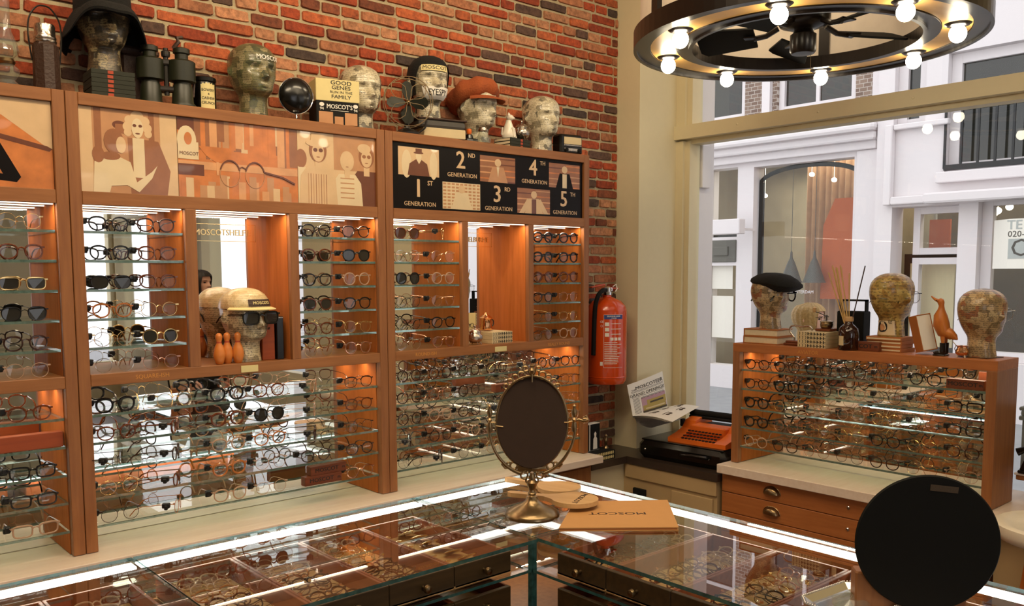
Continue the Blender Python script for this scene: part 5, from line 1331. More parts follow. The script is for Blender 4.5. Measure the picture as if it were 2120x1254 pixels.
for s in (-1, 1): m.lathe([(.005, 0), (.0035, .007), (.0003, .014)], 8, M=Matrix.Translation((s * .009, -.002, .096))); m.tube([(s * .010, -.02, .045), (s * .010, -.026, .01), (s * .010, -.03, .003)], [.006, .0055, .006], 8)
m.tube([(.0, .022, .01), (-.02, .026, .02), (-.028, .02, .045)], [.006, .005, .003], 8); m.build('cat_body', M['white'], o, smooth=True)


def sugar(loc, label, s=1.0, met='silver'):
    o = thing('sugar_bowl', label, 'bowl', loc, R(30)); o.scale = (s,) * 3
    MB().lathe([(.016, .008), (.03, .016), (.038, .03), (.037, .042), (.028, .052), (.027, .056), (.031, .058)], 40, wob=lambda a, r, z: (.0016 * math.sin(a * 10 + z * 120) * (z < .05), 0)).build('bowl', M[met], o, smooth=True)
    l = MB().lathe([(.031, .0585), (.028, .065), (.018, .073), (.008, .077), (.003, .08)], 36, wob=lambda a, r, z: (.001 * math.sin(a * 12), 0)).build('lid', M[met], o, smooth=True)
    MB().lathe([(.003, .08), (.006, .085), (.005, .09), (.0005, .094)], 14).build('finial', M[met], l, smooth=True)
    m = MB()
    for k in range(4): a = R(45 + 90 * k); m.tube([(.022 * math.cos(a), .022 * math.sin(a), .014), (.03 * math.cos(a), .03 * math.sin(a), .006), (.034 * math.cos(a), .034 * math.sin(a), .0)], [.003, .002, .003], 6)
    m.build('feet', M[met], o, smooth=True)
    for s_ in (-1, 1): MB().tube(soft([(s_ * .036, 0, .03), (s_ * .05, 0, .036), (s_ * .052, 0, .05), (s_ * .042, 0, .056), (s_ * .03, 0, .052)]), .0022, 6).build('handle', M[met], o, smooth=True)
    return o


sugar((2.592, 2.86, zb), 'ornate silver lidded sugar bowl beside the white cat', .95)
head('mannequin_head', 'bald newsprint mannequin head next to the small black radio', (2.722, 2.87, ZT), R(-4), 1)
o = thing('radio', 'small black vintage radio at the window end of the cabinet top', 'radio', (2.865, 2.85, ZT), R(-8))
MB().rbox((-.062, -.03, .003), (.066, .035, .09), .008).build('casing', M['black'], o)
MB().rbox((-.042, -.0315, .046), (.056, -.030, .078), .001).build('dial', M['cream2'], o); MB().box((-.042, -.0315, .040), (.056, -.030, .0435)).box((-.04, -.0318, .017), (.054, -.0302, .028)).build('trim_bars', M['silver'], o)
for s in (-.03, .044): MB().lathe([(.009, 0), (.008, .008), (.0001, .009)], 16, M=frame((s, -.030, .021), (1, 0, 0), (0, 0, 1))).build('knob', M['matblack'], o)

# -------- the niches
zn = 1.3455
head('mannequin_head', 'mannequin head in a peaked paper cap and sunglasses in the cabinet niche', (1.298, 2.850, zn), R(10), 0, strip_text(None, 'ink', 'NEWS', .012, .6, .112))
h = thing('peaked_cap', 'cream paper peaked cap with a dark patch on the niche head', 'hat', (1.298, 2.850, zn), R(10))
m = MB(); head_mesh(m, h0=.182, h1=.2484, off=.004, features=False); m.build('cap_shell', newsprint('cream_newsprint', ['cdb98c', 'c2ac7e', 'd6c498'], seed=31, ink=.2), h, smooth=True)
m = MB(); vs = []; n = 24
for k in (0, 1):
    for i in range(n + 1):
        p = R(-78) + R(156) * i / n; a = head_pt(p, .184, .004, False); q = a + Vector((math.sin(p) * .012, -.030 * math.cos(p), -.006)) if k else a; vs += [q, q + Vector((0, 0, .003))]
m.add(vs, [(2 * i, 2 * i + 2, 2 * (n + 1) + 2 * i + 2, 2 * (n + 1) + 2 * i) for i in range(n)] + [(2 * i + 1, 2 * (n + 1) + 2 * i + 1, 2 * (n + 1) + 2 * i + 3, 2 * i + 3) for i in range(n)] + [(2 * (n + 1) + 2 * i, 2 * (n + 1) + 2 * i + 2, 2 * (n + 1) + 2 * i + 3, 2 * (n + 1) + 2 * i + 1) for i in range(n)]); m.build('peak', M['cardy'], h, smooth=True)
m = MB(); head_patch(m, -.5, .75, .190, .212, .0062); m.build('cap_patch', M['leather'], h, smooth=True)
m = MB(); head_text(m, "MOSCOT'S", .0125, .12, .201, .0066, sx=1.1); m.build('lettering', M['cardy'], h)
def worn(kind, col, lens, loc, rz, place, sc=1.12, dz=.152, dy=-.094):
    c, s = math.cos(rz), math.sin(rz)
    return eyeglasses(kind, col, lens, (loc[0] - s * dy, loc[1] + c * dy, loc[2] + dz - .024), rz, place, None, False, False, sc)
worn('square', 'black', 'dark', (1.298, 2.850, zn), R(10), 'worn by the capped head in the cabinet niche', 1.16)
pin = None
for i, (x, y) in enumerate(((1.183, 2.805), (1.216, 2.818), (1.248, 2.805))):
    lab = f'orange wooden bowling pin, {["left", "middle", "right"][i]} of three in the cabinet niche'
    if pin is None:
        pin = thing('bowling_pin', lab, 'bowling pin', (x, y, zn), 0, 'small bowling pins in the niche')
        MB().lathe([(.010, 0), (.013, .004), (.019, .025), (.0195, .036), (.015, .055), (.0085, .069), (.0078, .075), (.010, .083), (.0115, .091), (.0095, .099), (.004, .103), (.0001, .104)], 24).build('pin_body', mat('orange_turned_wood', 'cf7a34', .35), pin, smooth=True)
        MB().lathe([(.0087, .070), (.0084, .0745), (.0082, .0752), (.0084, .070)], 20).build('red_stripe', M['redcloth'], pin, smooth=True)
    else: dup(pin, (x, y, zn), 0, lab)
o = thing('book', 'tall mahogany-red album standing behind the niche head', 'book', (1.381, 2.94, zn)); MB().rbox((-.035, -.115, 0), (.012, .012, .148), .002).build('cover', M['redblock'], o)
o = thing('book', 'slim tall black book standing against the niche divider', 'book', (1.408, 2.94, zn)); MB().rbox((-.012, -.125, 0), (.014, .012, .150), .002).build('cover', M['black'], o); MB().box((-.010, -.1256, .145), (.012, -.1246, .148)).build('spine_band', M['silver'], o)
sugar((2.298, 2.83, zn), 'ornate tarnished silver lidded bowl in the niche near the window', .88)
o = thing('greeting_card', 'cream card with a drawn pair of glasses standing in the right niche', 'card', (2.325, 2.905, zn), R(10)); MB().box((-.045, 0, 0), (.045, .0015, .128)).build('card', M['cardy'], o); MB().box((-.045, .003, 0), (.045, .0045, .126)).build('card_back', M['cream2'], o)
m = MB()
for s in (-1, 1): m.tube([(.008 + s * .013 + .011 * math.cos(t), -.0008, .075 + .009 * math.sin(t)) for t in [2 * PI * i / 16 for i in range(16)]], .001, 4, closed=True)
m.tube([(.0, -.0008, .078), (.016, -.0008, .078)], .001, 4); m.build('drawing', M['ink'], o)
o = thing('copper_jug', 'small dark copper pot with handle on the right niche books', 'pot', (2.405, 2.885, zn + .053)); o.scale = (.9,) * 3
MB().lathe([(.03, 0), (.032, .004), (.026, .03), (.026, .05), (.032, .058), (.02, .068), (.008, .075), (.006, .082), (.0001, .086)], 26).build('pot_body', M['copper'], o, smooth=True); MB().tube(soft([(.026, 0, .05), (.044, 0, .045), (.046, 0, .025), (.03, 0, .012)]), .003, 6).build('handle', M['iron'], o, smooth=True)


def pattern_books(n, loc, rz, w, d, t, where, group):
    bk = None
    for i in range(n):
        lab = f'{where}, {["lowest", "second", "third", "topmost"][i if i < n - 1 else 3]} of {["", "", "two", "three", "four"][n]}'
        if bk is None:
            bk = thing('book', lab, 'book', loc, rz, group)
            MB().rbox((-w / 2, 0, 0), (w / 2, d, t - .0006), .0008).build('cover', M['cream2'], bk)
            m = MB(); q = 9
            for k in range(q):
                x = -w / 2 + w * (k + .2) / q
                if k < 3: m.tube([(x + .004 + .0035 * math.cos(a), -.0004, t / 2 + t * .33 * math.sin(a)) for a in [R(-100) + R(200) * j / 6 for j in range(7)]], .0011, 4)
                else: m.box((x, -.0008, t * .15), (x + w / q * .3, .0, t * .85)).box((x, -.0008, t * .4), (x + w / q * .8, 0, t * .55))
            m.build('spine_print', M['ink'], bk)
        else: dup(bk, (loc[0], loc[1], loc[2] + t * i), rz, lab)


pattern_books(3, (2.425, 2.80, zn), R(3), .12, .13, .0165, 'patterned-spine book in the right niche', 'patterned books in the right niche')

# -------- on the window cabinet: everything faces the room, so local -Y is turned to -X
zw = 1.3335; RW = -PI / 2
for i, (z, w_, rr) in enumerate(((zw, .17, 0), (zw + .0325, .163, 2))):
    o = thing('book', f'orange-brown hardback with cream pages, {"lower" if i == 0 else "upper"} of the two under the beret head', 'book', (3.30, 2.105, z), RW + R(rr))
    MB().rbox((-w_ / 2, 0, 0), (w_ / 2, .13, .004), .0008).rbox((-w_ / 2, 0, .028), (w_ / 2, .13, .032), .0008).rbox((-w_ / 2, 0, .0), (-w_ / 2 + .004, .13, .032), .0008).build('cover', M['tanbook'], o); MB().box((-w_ / 2 + .0042, .003, .0042), (w_ / 2 - .003, .127, .0278)).build('pages', M['bind'], o)
head('mannequin_head', 'newsprint mannequin head in a black beret on window cabinet', (3.365, 2.095, zw + .065), RW + R(165), 5, None, .93)
h = thing('beret', 'large flat black beret on the head by the window', 'hat', (3.365, 2.095, zw + .065), RW + R(165))
MB().lathe([(.068, .168), (.074, .172), (.094, .182), (.108, .194), (.106, .205), (.082, .224), (.05, .238), (.01, .243), (.0001, .243)], 48, M=RY(R(-6)) @ RX(R(4)), sx=1.0, sy=1.05, wob=lambda a, r, z: (.005 * math.sin(a * 3), .003 * math.sin(a * 4) * (r > .08))).build('crown', M['felt'], h, smooth=True)
MB().lathe([(.070, .158), (.072, .160), (.072, .172), (.070, .172)], 40, sx=1, sy=1.15).build('headband', M['felt'], h, smooth=True)
worn('thick', 'black', 'clear', (3.365, 2.095, zw + .065), RW + R(165), 'worn by the beret head, facing the street', 1.05, .14, -.087)
o = thing('stirrup', 'old iron stirrup-shaped handle on a brown wooden base', 'ornament', (3.325, 1.945, zw), RW); o.scale = (1.15,) * 3
MB().rbox((-.055, 0, 0), (.03, .06, .009), .003).rbox((-.05, .005, .009), (.025, .055, .017), .003).build('base', M['block'], o)
MB().tube(soft([(-.025, .03, .017), (-.028, .03, .03), (-.045, .03, .05), (-.043, .03, .066), (-.03, .03, .072), (0, .03, .070), (.03, .03, .072), (.043, .03, .064), (.042, .03, .05), (.026, .03, .03), (.02, .03, .017)]), .0035, 8).build('iron_loop', M['silver'], o, smooth=True)
pattern_books(4, (3.283, 1.853, zw), RW, .125, .12, .0165, 'patterned-spine book on window cabinet left of the reed diffuser', 'patterned books on the window cabinet')
o = thing('coffee_mill', 'brass-bowled coffee mill with crank and wooden knob on the patterned books', 'coffee mill', (3.365, 1.833, zw + .067), RW)
MB().rbox((-.035, -.03, 0), (.032, .03, .010), .002).build('base', M['block'], o); MB().lathe([(.020, .010), (.025, .018), (.026, .03), (.024, .034), (.028, .036), (.027, .040), (.01, .044), (.0001, .045)], 26).build('brass_bowl', M['brass'], o, smooth=True)
MB().tube([(0, 0, .044), (0, 0, .066)], .002, 6).tube([(0, 0, .06), (-.03, -.0, .072), (-.052, 0, .078)], .002, 6).build('crank', M['iron'], o); MB().lathe([(.005, 0), (.009, .006), (.007, .014), (.009, .018), (.0001, .022)], 16, M=Matrix.Translation((-.055, 0, .076))).build('knob', M['pale'], o, smooth=True)
o = thing('carrying_case', 'black rectangular case with a framed window behind the reed diffuser', 'case', (3.42, 1.745, zw), RW); o.scale = (1.15, 1, 1.2)
MB().rbox((-.05, -.03, 0), (.05, .03, .125), .003).build('case_body', M['matblack'], o); m = MB(); m.box((-.05, -.01, .125), (-.044, .01, .165)).box((.044, -.01, .125), (.05, .01, .165)).box((-.05, -.01, .159), (.05, .01, .165)); m.build('handle_frame', M['matblack'], o)
o = thing('reed_diffuser', 'dark glass reed diffuser bottle with a cream label and tall reeds', 'diffuser', (3.305, 1.705, zw), RW); o.scale = (1.1,) * 3
MB().lathe([(.033, 0), (.036, .004), (.036, .06), (.033, .078), (.022, .09), (.014, .096), (.013, .104)], 36).build('bottle', M['amber'], o, smooth=True); MB().lathe([(.015, .104), (.016, .107), (.016, .120), (.013, .121), (.011, .104)], 24).build('wooden_collar', M['pale'], o, smooth=True)
m = MB(); curved(m, [(-.022 + .0044 * k, .018) for k in range(6)] + [(.0 - .0044 * k, .052) for k in range(6)], .036, .0004); m.build('paper_label', M['cream2'], o)
rd = random.Random(4)
for k, (dx, dy) in enumerate(((-.085, .0), (-.075, .01), (-.066, -.008), (-.06, .006), (-.05, -.004), (-.046, .012), (-.036, .0), (-.005, .0), (.052, .004))):
    MB().tube([(rd.uniform(-.004, .004), rd.uniform(-.004, .004), .06), (dx, dy, .30 - .03 * (k == 7) - .02 * (k == 0) + rd.uniform(-.006, .01))], .0022, 5).build('reed', M['reed'] if k < 8 else M['leather'], o)
for i in range(4):
    o = thing('book', f'thin brown clothbound book, {["lowest", "second", "third", "topmost"][i]} of the flat pile under the map-covered head', 'book', (3.335 - .004 * (i % 2), 1.575, zw + i * .0145), RW + R((-3, 2, -1, 1)[i]), 'brown clothbound books under the map head')
    MB().rbox((-.07, 0, 0), (.07, .11, .0140), .001).build('cover', M['tanbook'], o); MB().box((-.066, -.0008, .004), (.066, .1, .0095)).build('pages', M['bind'], o)
def lady(o):
    m = MB(); head_patch(m, PI - .85, PI + .85, .006, .062, .0012); m.build('paper_patch', SEP[4], o, smooth=True)
    m = MB()
    def disc(phi, h_, rp, rh, off): m.add([head_pt(phi + rp * math.cos(t) / .05, h_ + rh * math.sin(t), off) for t in [2 * PI * i / 20 for i in range(20)]], [tuple(range(20))], 0)
    m2 = MB()
    m.add([head_pt(PI - .15 + .021 * math.cos(t) / .05, .042 + .019 * math.sin(t) - (.006 if math.sin(t) < 0 else 0), .0022) for t in [2 * PI * i / 20 for i in range(20)]], [tuple(range(20))])
    m.build('printed_hair', M['ink'], o)
    m2.add([head_pt(PI - .15 + .011 * math.cos(t) / .05, .036 + .013 * math.sin(t), .003) for t in [2 * PI * i / 20 for i in range(20)]], [tuple(range(20))]); m2.build('printed_face', SEP[1], o)
    m3 = MB(); head_text(m3, 'UZ', .016, PI + .5, .056, .002, sx=1); m3.build('lettering', M['ink'], o)
head('mannequin_head', 'map-covered mannequin head seen from behind, portrait scrap on its neck', (3.39, 1.572, zw + .0585), RW + R(172), 4, lady, 1.0)
worn('wire', 'black', 'clear', (3.39, 1.572, zw + .0585), RW + R(172), 'worn by the map-covered head, facing the street', 1.08, .152, -.093)
o = thing('book', 'thick orange-brown book with white pages leaning to the left beside the duck', 'book', (3.325, 1.432, zw + .0005)); o.scale = (1.15, 1.0, 1.08)
o.rotation_euler = (Matrix.Rotation(R(-14), 4, 'X') @ RZ(R(-128))).to_euler(); o.location.z += .0075
MB().rbox((-.024, 0, 0), (.024, .003, .128), .0006).rbox((-.024, .003, 0), (.024, .058, .003), .0006).rbox((-.024, .003, .125), (.024, .058, .128), .0006).rbox((-.024, .055, .003), (.024, .058, .125), .0006).rbox((-.024, .003, .003), (-.021, .055, .125), .0006).build('cover', M['tanbook'], o); MB().box((-.0208, .0034, .0034), (.0225, .0546, .1246)).build('pages', M['paper'], o)
o = thing('duck_figurine', 'carved orange wooden duck standing tall in black boots', 'figurine', (3.335, 1.352, zw), RW)
m = MB()
m.tube([(.028, .0, .062), (.018, 0, .075), (.004, 0, .085), (-.008, 0, .115), (-.012, 0, .15), (-.010, 0, .172), (-.010, 0, .185), (-.012, 0, .197), (-.014, 0, .206), (-.014, 0, .2125)], [.003, .014, .024, .0285, .023, .012, .0095, .012, .011, .003], 18, ref=(0, 1, 0))
m.tube([(.0, .0, .10), (.02, 0, .085), (.042, 0, .070), (.052, 0, .062)], [.012, .02, .012, .002], 14, ref=(0, 1, 0))
m.tube([(-.02, 0, .202), (-.034, 0, .208), (-.048, 0, .219)], [.0075, .005, .0025], 10, ref=(0, 1, 0))
for s in (-1, 1): m.tube([(.004, s * .012, .072), (.006, s * .013, .03)], [.009, .004], 8)
m.build('duck_body', M['duck'], o, smooth=True)
m = MB()
for s in (-1, 1): m.ell((-.024, s * .0105, .205), (.0018, .0014, .0018), n=8, k=6)
m.build('eye', M['black'], o)
for s in (-1, 1):
    m = MB(); m.lathe([(.008, .006), (.010, .012), (.0105, .044), (.011, .048), (.008, .048)], 18, M=Matrix.Translation((.006, s * .014, 0))).ell((-.008, s * .014, .010), (.020, .0095, .009)).rbox((-.027, s * .014 - .010, 0), (.017, s * .014 + .010, .005), .002); m.build('boot', M['black'], o, smooth=True)
o = thing('copper_pot', 'small polished copper pot with a thin handle beside the duck', 'pot', (3.315, 1.275, zw), RW)
MB().lathe([(.004, .006), (.014, .007), (.022, .015), (.0225, .024), (.017, .034), (.017, .039), (.022, .043), (.0215, .043), (.0155, .038)], 32).build('pot_body', M['copper'], o, smooth=True); MB().tube(soft([(-.018, 0, .014), (-.026, 0, .03), (-.022, 0, .042), (-.034, 0, .056)]), .0014, 6).build('handle', M['brass'], o)
m = MB()
for k in range(3): a = R(90 + 120 * k); m.tube([(.014 * math.cos(a), .014 * math.sin(a), .009), (.016 * math.cos(a), .016 * math.sin(a), 0)], .0025, 6)
m.build('feet', M['white'], o)
head('mannequin_head', 'comic-scrap mannequin head seen from behind at the end of window cabinet', (3.385, 1.235, zw + .002), RW + R(170), 5, lambda o: MB().rbox((-.055, -.05, -.002), (.055, .055, 0), .0005).build('base_plate', M['leather'], o), 1.0)
worn('wire', 'silver', 'clear', (3.385, 1.235, zw + .002), RW + R(170), 'worn by the comic-scrap head, facing the street', 1.08, .152, -.093)
# ------------------------------------------------------------------ ring chandelier with the fan inside
CH = thing('ring_chandelier', 'large dark bronze ring chandelier with eight globe bulbs and a fan inside', 'chandelier', (2.685, 1.575, 2.40), R(12))
def ring(mb, r0, r1, z0, z1, m=0, n=96):
    vs = [(r * math.cos(2 * PI * i / n), r * math.sin(2 * PI * i / n), z) for r, z in ((r0, z0), (r1, z0), (r1, z1), (r0, z1)) for i in range(n)]
    return mb.add(vs, [(k * n + i, k * n + (i + 1) % n, (k + 1) % 4 * n + (i + 1) % n, (k + 1) % 4 * n + i) for k in range(4) for i in range(n)], m)
m = MB()
ring(m, .50, .545, 0, .035); ring(m, .545, .556, -.008, .05); ring(m, .372, .412, 0, .030); ring(m, .360, .3725, -.006, .036); ring(m, .4125, .4995, .022, .03)
m.build('bronze_ring', M['fan'], CH, smooth=False)
m = MB(); ring(m, .4135, .4985, .004, .0215); m.build('gilt_channel', M['channel'], CH)
m = MB(); ring(m, .530, .534, .05, .42); m.build('frosted_shade', M['shade'], CH)
for k in range(8):
    a = R(22.5 + 45 * k)
    MB().box((-.019, -.008, .03), (.019, .022, .44), M=RZ(R(45 * k - 12 + 22.0) + PI / 2) @ Matrix.Translation((0, -.542, 0))).build('strap', M['fan'], CH)
    x, y = .457 * math.cos(a - PI / 2 + R(22.5) - R(22.5)), .457 * math.sin(a - PI / 2)
    x, y = .457 * math.cos(R(45 * k - 12 + 22.0)), .457 * math.sin(R(45 * k - 12 + 22.0))
    s_ = MB().lathe([(.040, .014), (.040, .004), (.032, -.002), (.026, -.004)], 28, M=Matrix.Translation((x, y, 0))).build('bulb_socket', M['fan'], CH, smooth=False)
    MB().ell((x, y, -.026), (.0255, .0255, .027), n=24, k=14).build('globe_bulb', M['bulb'], s_, smooth=True)
m = MB(); ring(m, .49, .545, .42, .44); m.build('top_ring', M['fan'], CH)
m = MB()
m.lathe([(.001, -.038), (.036, -.036), (.042, -.028), (.042, .025), (.034, .03), (.03, .04), (.075, .055), (.085, .075), (.085, .13), (.06, .155), (.02, .18), (.015, .976), (.06, .978), (.0001, .979)], 36); m.build('fan_motor', M['fan'], CH, smooth=True)
MB().tube([(.02, -.02, -.034), (.02, -.02, -.10)], .0008, 4).build('pull_chain', M['brass'], CH)
for k in range(5):
    a = R(28 + 72 * k)
    T_ = RZ(a) @ Matrix.Translation((0, 0, .035))
    b_ = MB().tube([(.08, 0, .02), (.12, 0, .0), (.16, 0, -.004)], .009, 8, M=T_).prism([(.15, -.02), (.19, -.03), (.19, .03), (.15, .02)], -.006, -.001, M=T_).build('blade_arm', M['fan'], CH)
    MB().prism([(.155, -.050), (.33, -.070), (.35, -.05), (.35, .05), (.33, .070), (.155, .050)], -.004, .003, M=T_ @ RX(R(22))).build('blade', M['matblack'], CH)
for a in (30, 150, 270):
    MB().tube([(.45 * math.cos(R(a)), .45 * math.sin(R(a)), .44), (.02 * math.cos(R(a)), .02 * math.sin(R(a)), .60)], .005, 6).build('stay', M['fan'], CH)

# pendant lamps that hang further back in the shop (they show as reflections)
pd = None
for i, (x, y) in enumerate(((2.1, -1.0), (2.9, -1.9), (1.2, -.4), (2.4, -3.0), (.3, -1.2), (1.5, -2.4))):
    lab = f'white domed pendant lamp hanging deeper in the shop, number {i + 1} by distance from wall'
    if pd is None:
        pd = thing('pendant_lamp', 'white domed pendant lamp reflected in the glazed prints', 'lamp', (x, y, 2.55), 0, 'pendant lamps deeper in the shop')
        MB().lathe([(.11, 0), (.10, .04), (.06, .08), (.02, .10), (.006, .11), (.006, .83)], 30).build('shade', M['fwhite'], pd, smooth=True)
        MB().ell((0, 0, -.0), (.085, .085, .045), n=24, k=12).build('globe', glow('pendant_glow', (1, .88, .7, 1), 7), pd, smooth=True)
    else: dup(pd, (x, y, 2.55), 0, 'white domed pendant lamp reflected in the glazed prints')

# ------------------------------------------------------------------ corner: extinguisher, newspaper, typewriter
E_ = thing('fire_extinguisher', 'red fire extinguisher with printed label hanging on the brick wall strip', 'fire extinguisher', (3.184, 2.892, 1.095))
MB().lathe([(.06, 0), (.088, .006), (.096, .02), (.098, .035), (.098, .36), (.092, .385), (.07, .41), (.035, .425), (.022, .43), (.022, .44)], 48).build('cylinder', M['extred'], E_, smooth=True)
MB().lathe([(.0983, .038), (.1005, .040), (.0983, .043)], 48).build('weld_seam', M['extred'], E_, smooth=True)
MB().lathe([(.026, .44), (.026, .452), (.018, .456), (.018, .475), (.012, .48)], 20).rbox((-.03, -.012, .456), (.03, .012, .474), .003).build('valve', M['chrome'], E_)
MB().rbox((-.05, -.011, .486), (.045, .011, .492), .002, M=RY(R(-8))).rbox((-.045, -.008, .47), (.03, .008, .476), .002, M=RY(R(6))).build('lever', M['extred'], E_)
MB().tube(soft([(-.02, -.01, .463), (-.07, -.03, .46), (-.10, -.03, .43), (-.108, -.02, .36), (-.106, -.01, .15)]), .011, 10).build('hose', M['matblack'], E_, smooth=True)
MB().tube([(.02, -.02, .48), (.035, -.028, .49), (.04, -.03, .47), (.03, -.028, .455)], .003, 6).build('safety_pin', M['paper'], E_)
m = MB(); m2 = MB(); m3 = MB()
r = .098
curved(m, [(-.028, .345), (-.028, .325), (.07, .325), (.07, .345)], r, .0004)
curved_text(m3, 'BRANDBLUSSER', .0095, r, .0012, .022, .338); curved_text(m3, 'POEDER', .007, r, .0012, .022, .329)
rd = random.Random(8)
for q, z in enumerate((.300, .275, .250)):
    curved(m2, [(-.022, z - .009), (-.002, z - .009), (-.002, z + .009), (-.022, z + .009)], r, .0004)
    curved(m2, [(.005, z + .001), (.06, z + .001), (.06, z + .004), (.005, z + .004)], r, .0004)
for x in (.012, .032, .052): curved(m2, [(x - .008, .222), (x + .008, .222), (x + .008, .236), (x - .008, .236)], r, .0004)
for k in range(13):
    z = .21 - .0085 * k; curved(m2, [(-.024, z), (.02 + rd.random() * .045, z), (.02 + .04, z + .003), (-.024, z + .003)] if 0 else [(-.024, z), (.03 + rd.random() * .035, z), (.03 + .01, z + .0028), (-.024, z + .0028)], r, .0004)
for a, b, c, d in ((-.028, .09, .072, .0912), (-.028, .345, .072, .3462)): curved(m2, [(a, b), (c, b), (c, d), (a, d)], r, .0004)
curved(m2, [(-.028, .09), (-.0268, .09), (-.0268, .345), (-.028, .345)], r, .0004)
curved(m2, [(-.045, .10), (-.032, .10), (-.032, .118), (-.045, .118)], r, .0004)
curved_text(m2, 'CE', .014, r, .0006, -.038, .312); m2.tube([((r + .001) * math.sin((-.038 + .005 * math.cos(t)) / r), -(r + .001) * math.cos((-.038 + .005 * math.cos(t)) / r), .292 + .005 * math.sin(t)) for t in [2 * PI * i / 14 for i in range(14)]], .0007, 4, closed=True)
for mm in (m, m2, m3): mm.v = [tuple(RZ(R(-40)) @ Vector(p)) for p in mm.v]
m.build('blue_header', M['blue'], E_); m2.build('label_print', M['paper'], E_); m3.build('lettering', M['paper'], E_)
MB().rbox((-.02, .098, .1), (.02, .107, .42), .002).build('wall_bracket', M['iron'], E_)

c0 = at(1405, 945, 'z', .75)
K = thing('typewriter_case', 'open black leather typewriter case lying on the stone bench', 'case', (3.43, 2.50, .7505), R(4))
MB().rbox((-.19, -.24, 0), (.19, .24, .085), .022).rbox((-.175, -.225, .085), (.175, .225, .092), .003).build('case_body', M['black'], K)
MB().tube(soft([(-.195, -.16, .05), (-.215, -.15, .055), (-.22, -.08, .055), (-.22, -.03, .052), (-.195, -.02, .05)]), .008, 8).build('handle', M['black'], K, smooth=True)
for y in (-.16, -.02, .19): MB().ell((-.191, y, .045), (.005, .006, .006)).build('rivet', M['chrome'], K, smooth=True)
W_ = thing('typewriter', 'orange portable typewriter standing in its black case under the newspaper', 'typewriter', (3.43, 2.43, .843), R(4))
sd = [(-.15, 0), (-.15, .02), (-.08, .035), (-.03, .052), (.0, .085), (.06, .10), (.12, .095), (.15, .06), (.15, 0)]
Fs = frame((0, 0, 0), (1, 0, 0), (0, 0, 1))
def hull(a, b, P, m, sc=1): return MB().prism([(x * sc, y * sc) for x, y in P], a, b, M=Fs)
for a, b in ((-.155, -.095), (.095, .155)): hull(a, b, sd, 'orange').build('side_housing', M['orange'], W_)
MB().box((-.15, -.095, 0), (.15, .095, .02)).rbox((-.055, -.095, .02), (.03, .095, .075), .006).build('front_housing', M['orange'], W_)
MB().rbox((.03, -.094, .02), (.14, .094, .066), .006).build('type_basket', M['matblack'], W_)
MB().lathe([(.0001, -.18), (.013, -.18), (.013, -.165), (.018, -.164), (.018, .164), (.013, .165), (.013, .18), (.0001, .18)], 20, M=Matrix.Translation((.085, 0, .108)) @ RX(R(90))).rbox((.05, -.17, .088), (.075, .17, .10), .003).rbox((-.03, .155, .055), (.0, .168, .09), .003).build('platen', M['matblack'], W_, smooth=False)
MB().tube([(.075, -.16, .112), (.03, -.19, .095), (.01, -.20, .085)], .006, 6).build('carriage_lever', M['matblack'], W_)
for rr_ in range(4):
    for cc in range(10): MB().lathe([(.007, 0), (.0075, .003), (.006, .005), (.0001, .0045)], 10, M=Matrix.Translation((-.135 + rr_ * .021, -.085 + cc * .0185 + .004 * (rr_ % 2), .0205 + rr_ * .009))).build('key', M['matblack'], W_)

NPr = thing('newspaper', 'newspaper headed GRAND OPENINGS!, propped open over the orange typewriter', 'newspaper', (3.35, 2.78, .95))
O_ = Vector((3.35, 2.78, .95))
Yp = 2.79
q = [at(1310, 862, 'y', Yp), at(1382, 842, 'y', Yp), at(1371, 768, 'y', Yp), at(1298, 797, 'y', Yp)]
q = [p - O_ for p in q]
ux, uy = (q[1] - q[0]), (q[3] - q[0])
def pg(a, b, off=0.0): v = q[0] * (1 - a) * (1 - b) + q[1] * a * (1 - b) + q[2] * a * b + q[3] * (1 - a) * b; return v + Vector((0, -off, 0))
m = MB(); n = 10
vs = [pg(i / n, j / n, .0 + s * .0008 + .006 * math.sin(PI * i / n)) for s in (0, 1) for j in range(n + 1) for i in range(n + 1)]
Q_ = (n + 1) ** 2
fs = [(j * (n + 1) + i, j * (n + 1) + i + 1, (j + 1) * (n + 1) + i + 1, (j + 1) * (n + 1) + i) for j in range(n) for i in range(n)]
fs += [tuple(Q_ + k for k in f) for f in fs]
m.add(vs, fs); m.build('front_page', M['paper'], NPr, smooth=True)
def pgrect(mb, a0, b0, a1, b1, m_=0, off=.0016, k=6):
    vs = []
    for i in range(k + 1):
        a = a0 + (a1 - a0) * i / k
        for b in (b0, b1): vs.append(pg(a, b, off + .006 * math.sin(PI * a)))
    mb.add(vs, [(2 * i, 2 * i + 2, 2 * i + 3, 2 * i + 1) for i in range(k)], m_)
def pgtext(mb, t, size, a, b, sx=1, bold=.01, m_=0, off=.0018):
    vs, fs = text_mesh(t, 'CENTER', bold, 1)
    mb.add([pg(a + x * size * sx, b + y * size, off + .006 * math.sin(PI * max(0, min(1, a + x * size * sx))) + z * .0003) for x, y, z in vs], fs, m_)
m = MB()
pgtext(m, 'THE', .06, .13, .78, 1, 0); pgtext(m, 'MOSCOTEER', .135, .57, .81, 1.0, .012); pgtext(m, 'GRAND OPENINGS!', .125, .5, .615, .88, -.003)
for b in (.73, .70, .55): pgrect(m, .06, b, .96, b + .008)
for k in range(14): pgrect(m, .07, .05 + .035 * k, .24, .06 + .035 * k)
for k in range(3): pgrect(m, .28, .505 - .02 * k, .95, .512 - .02 * k)
m.build('print', M['grey'] if 0 else M['ink'], NPr)
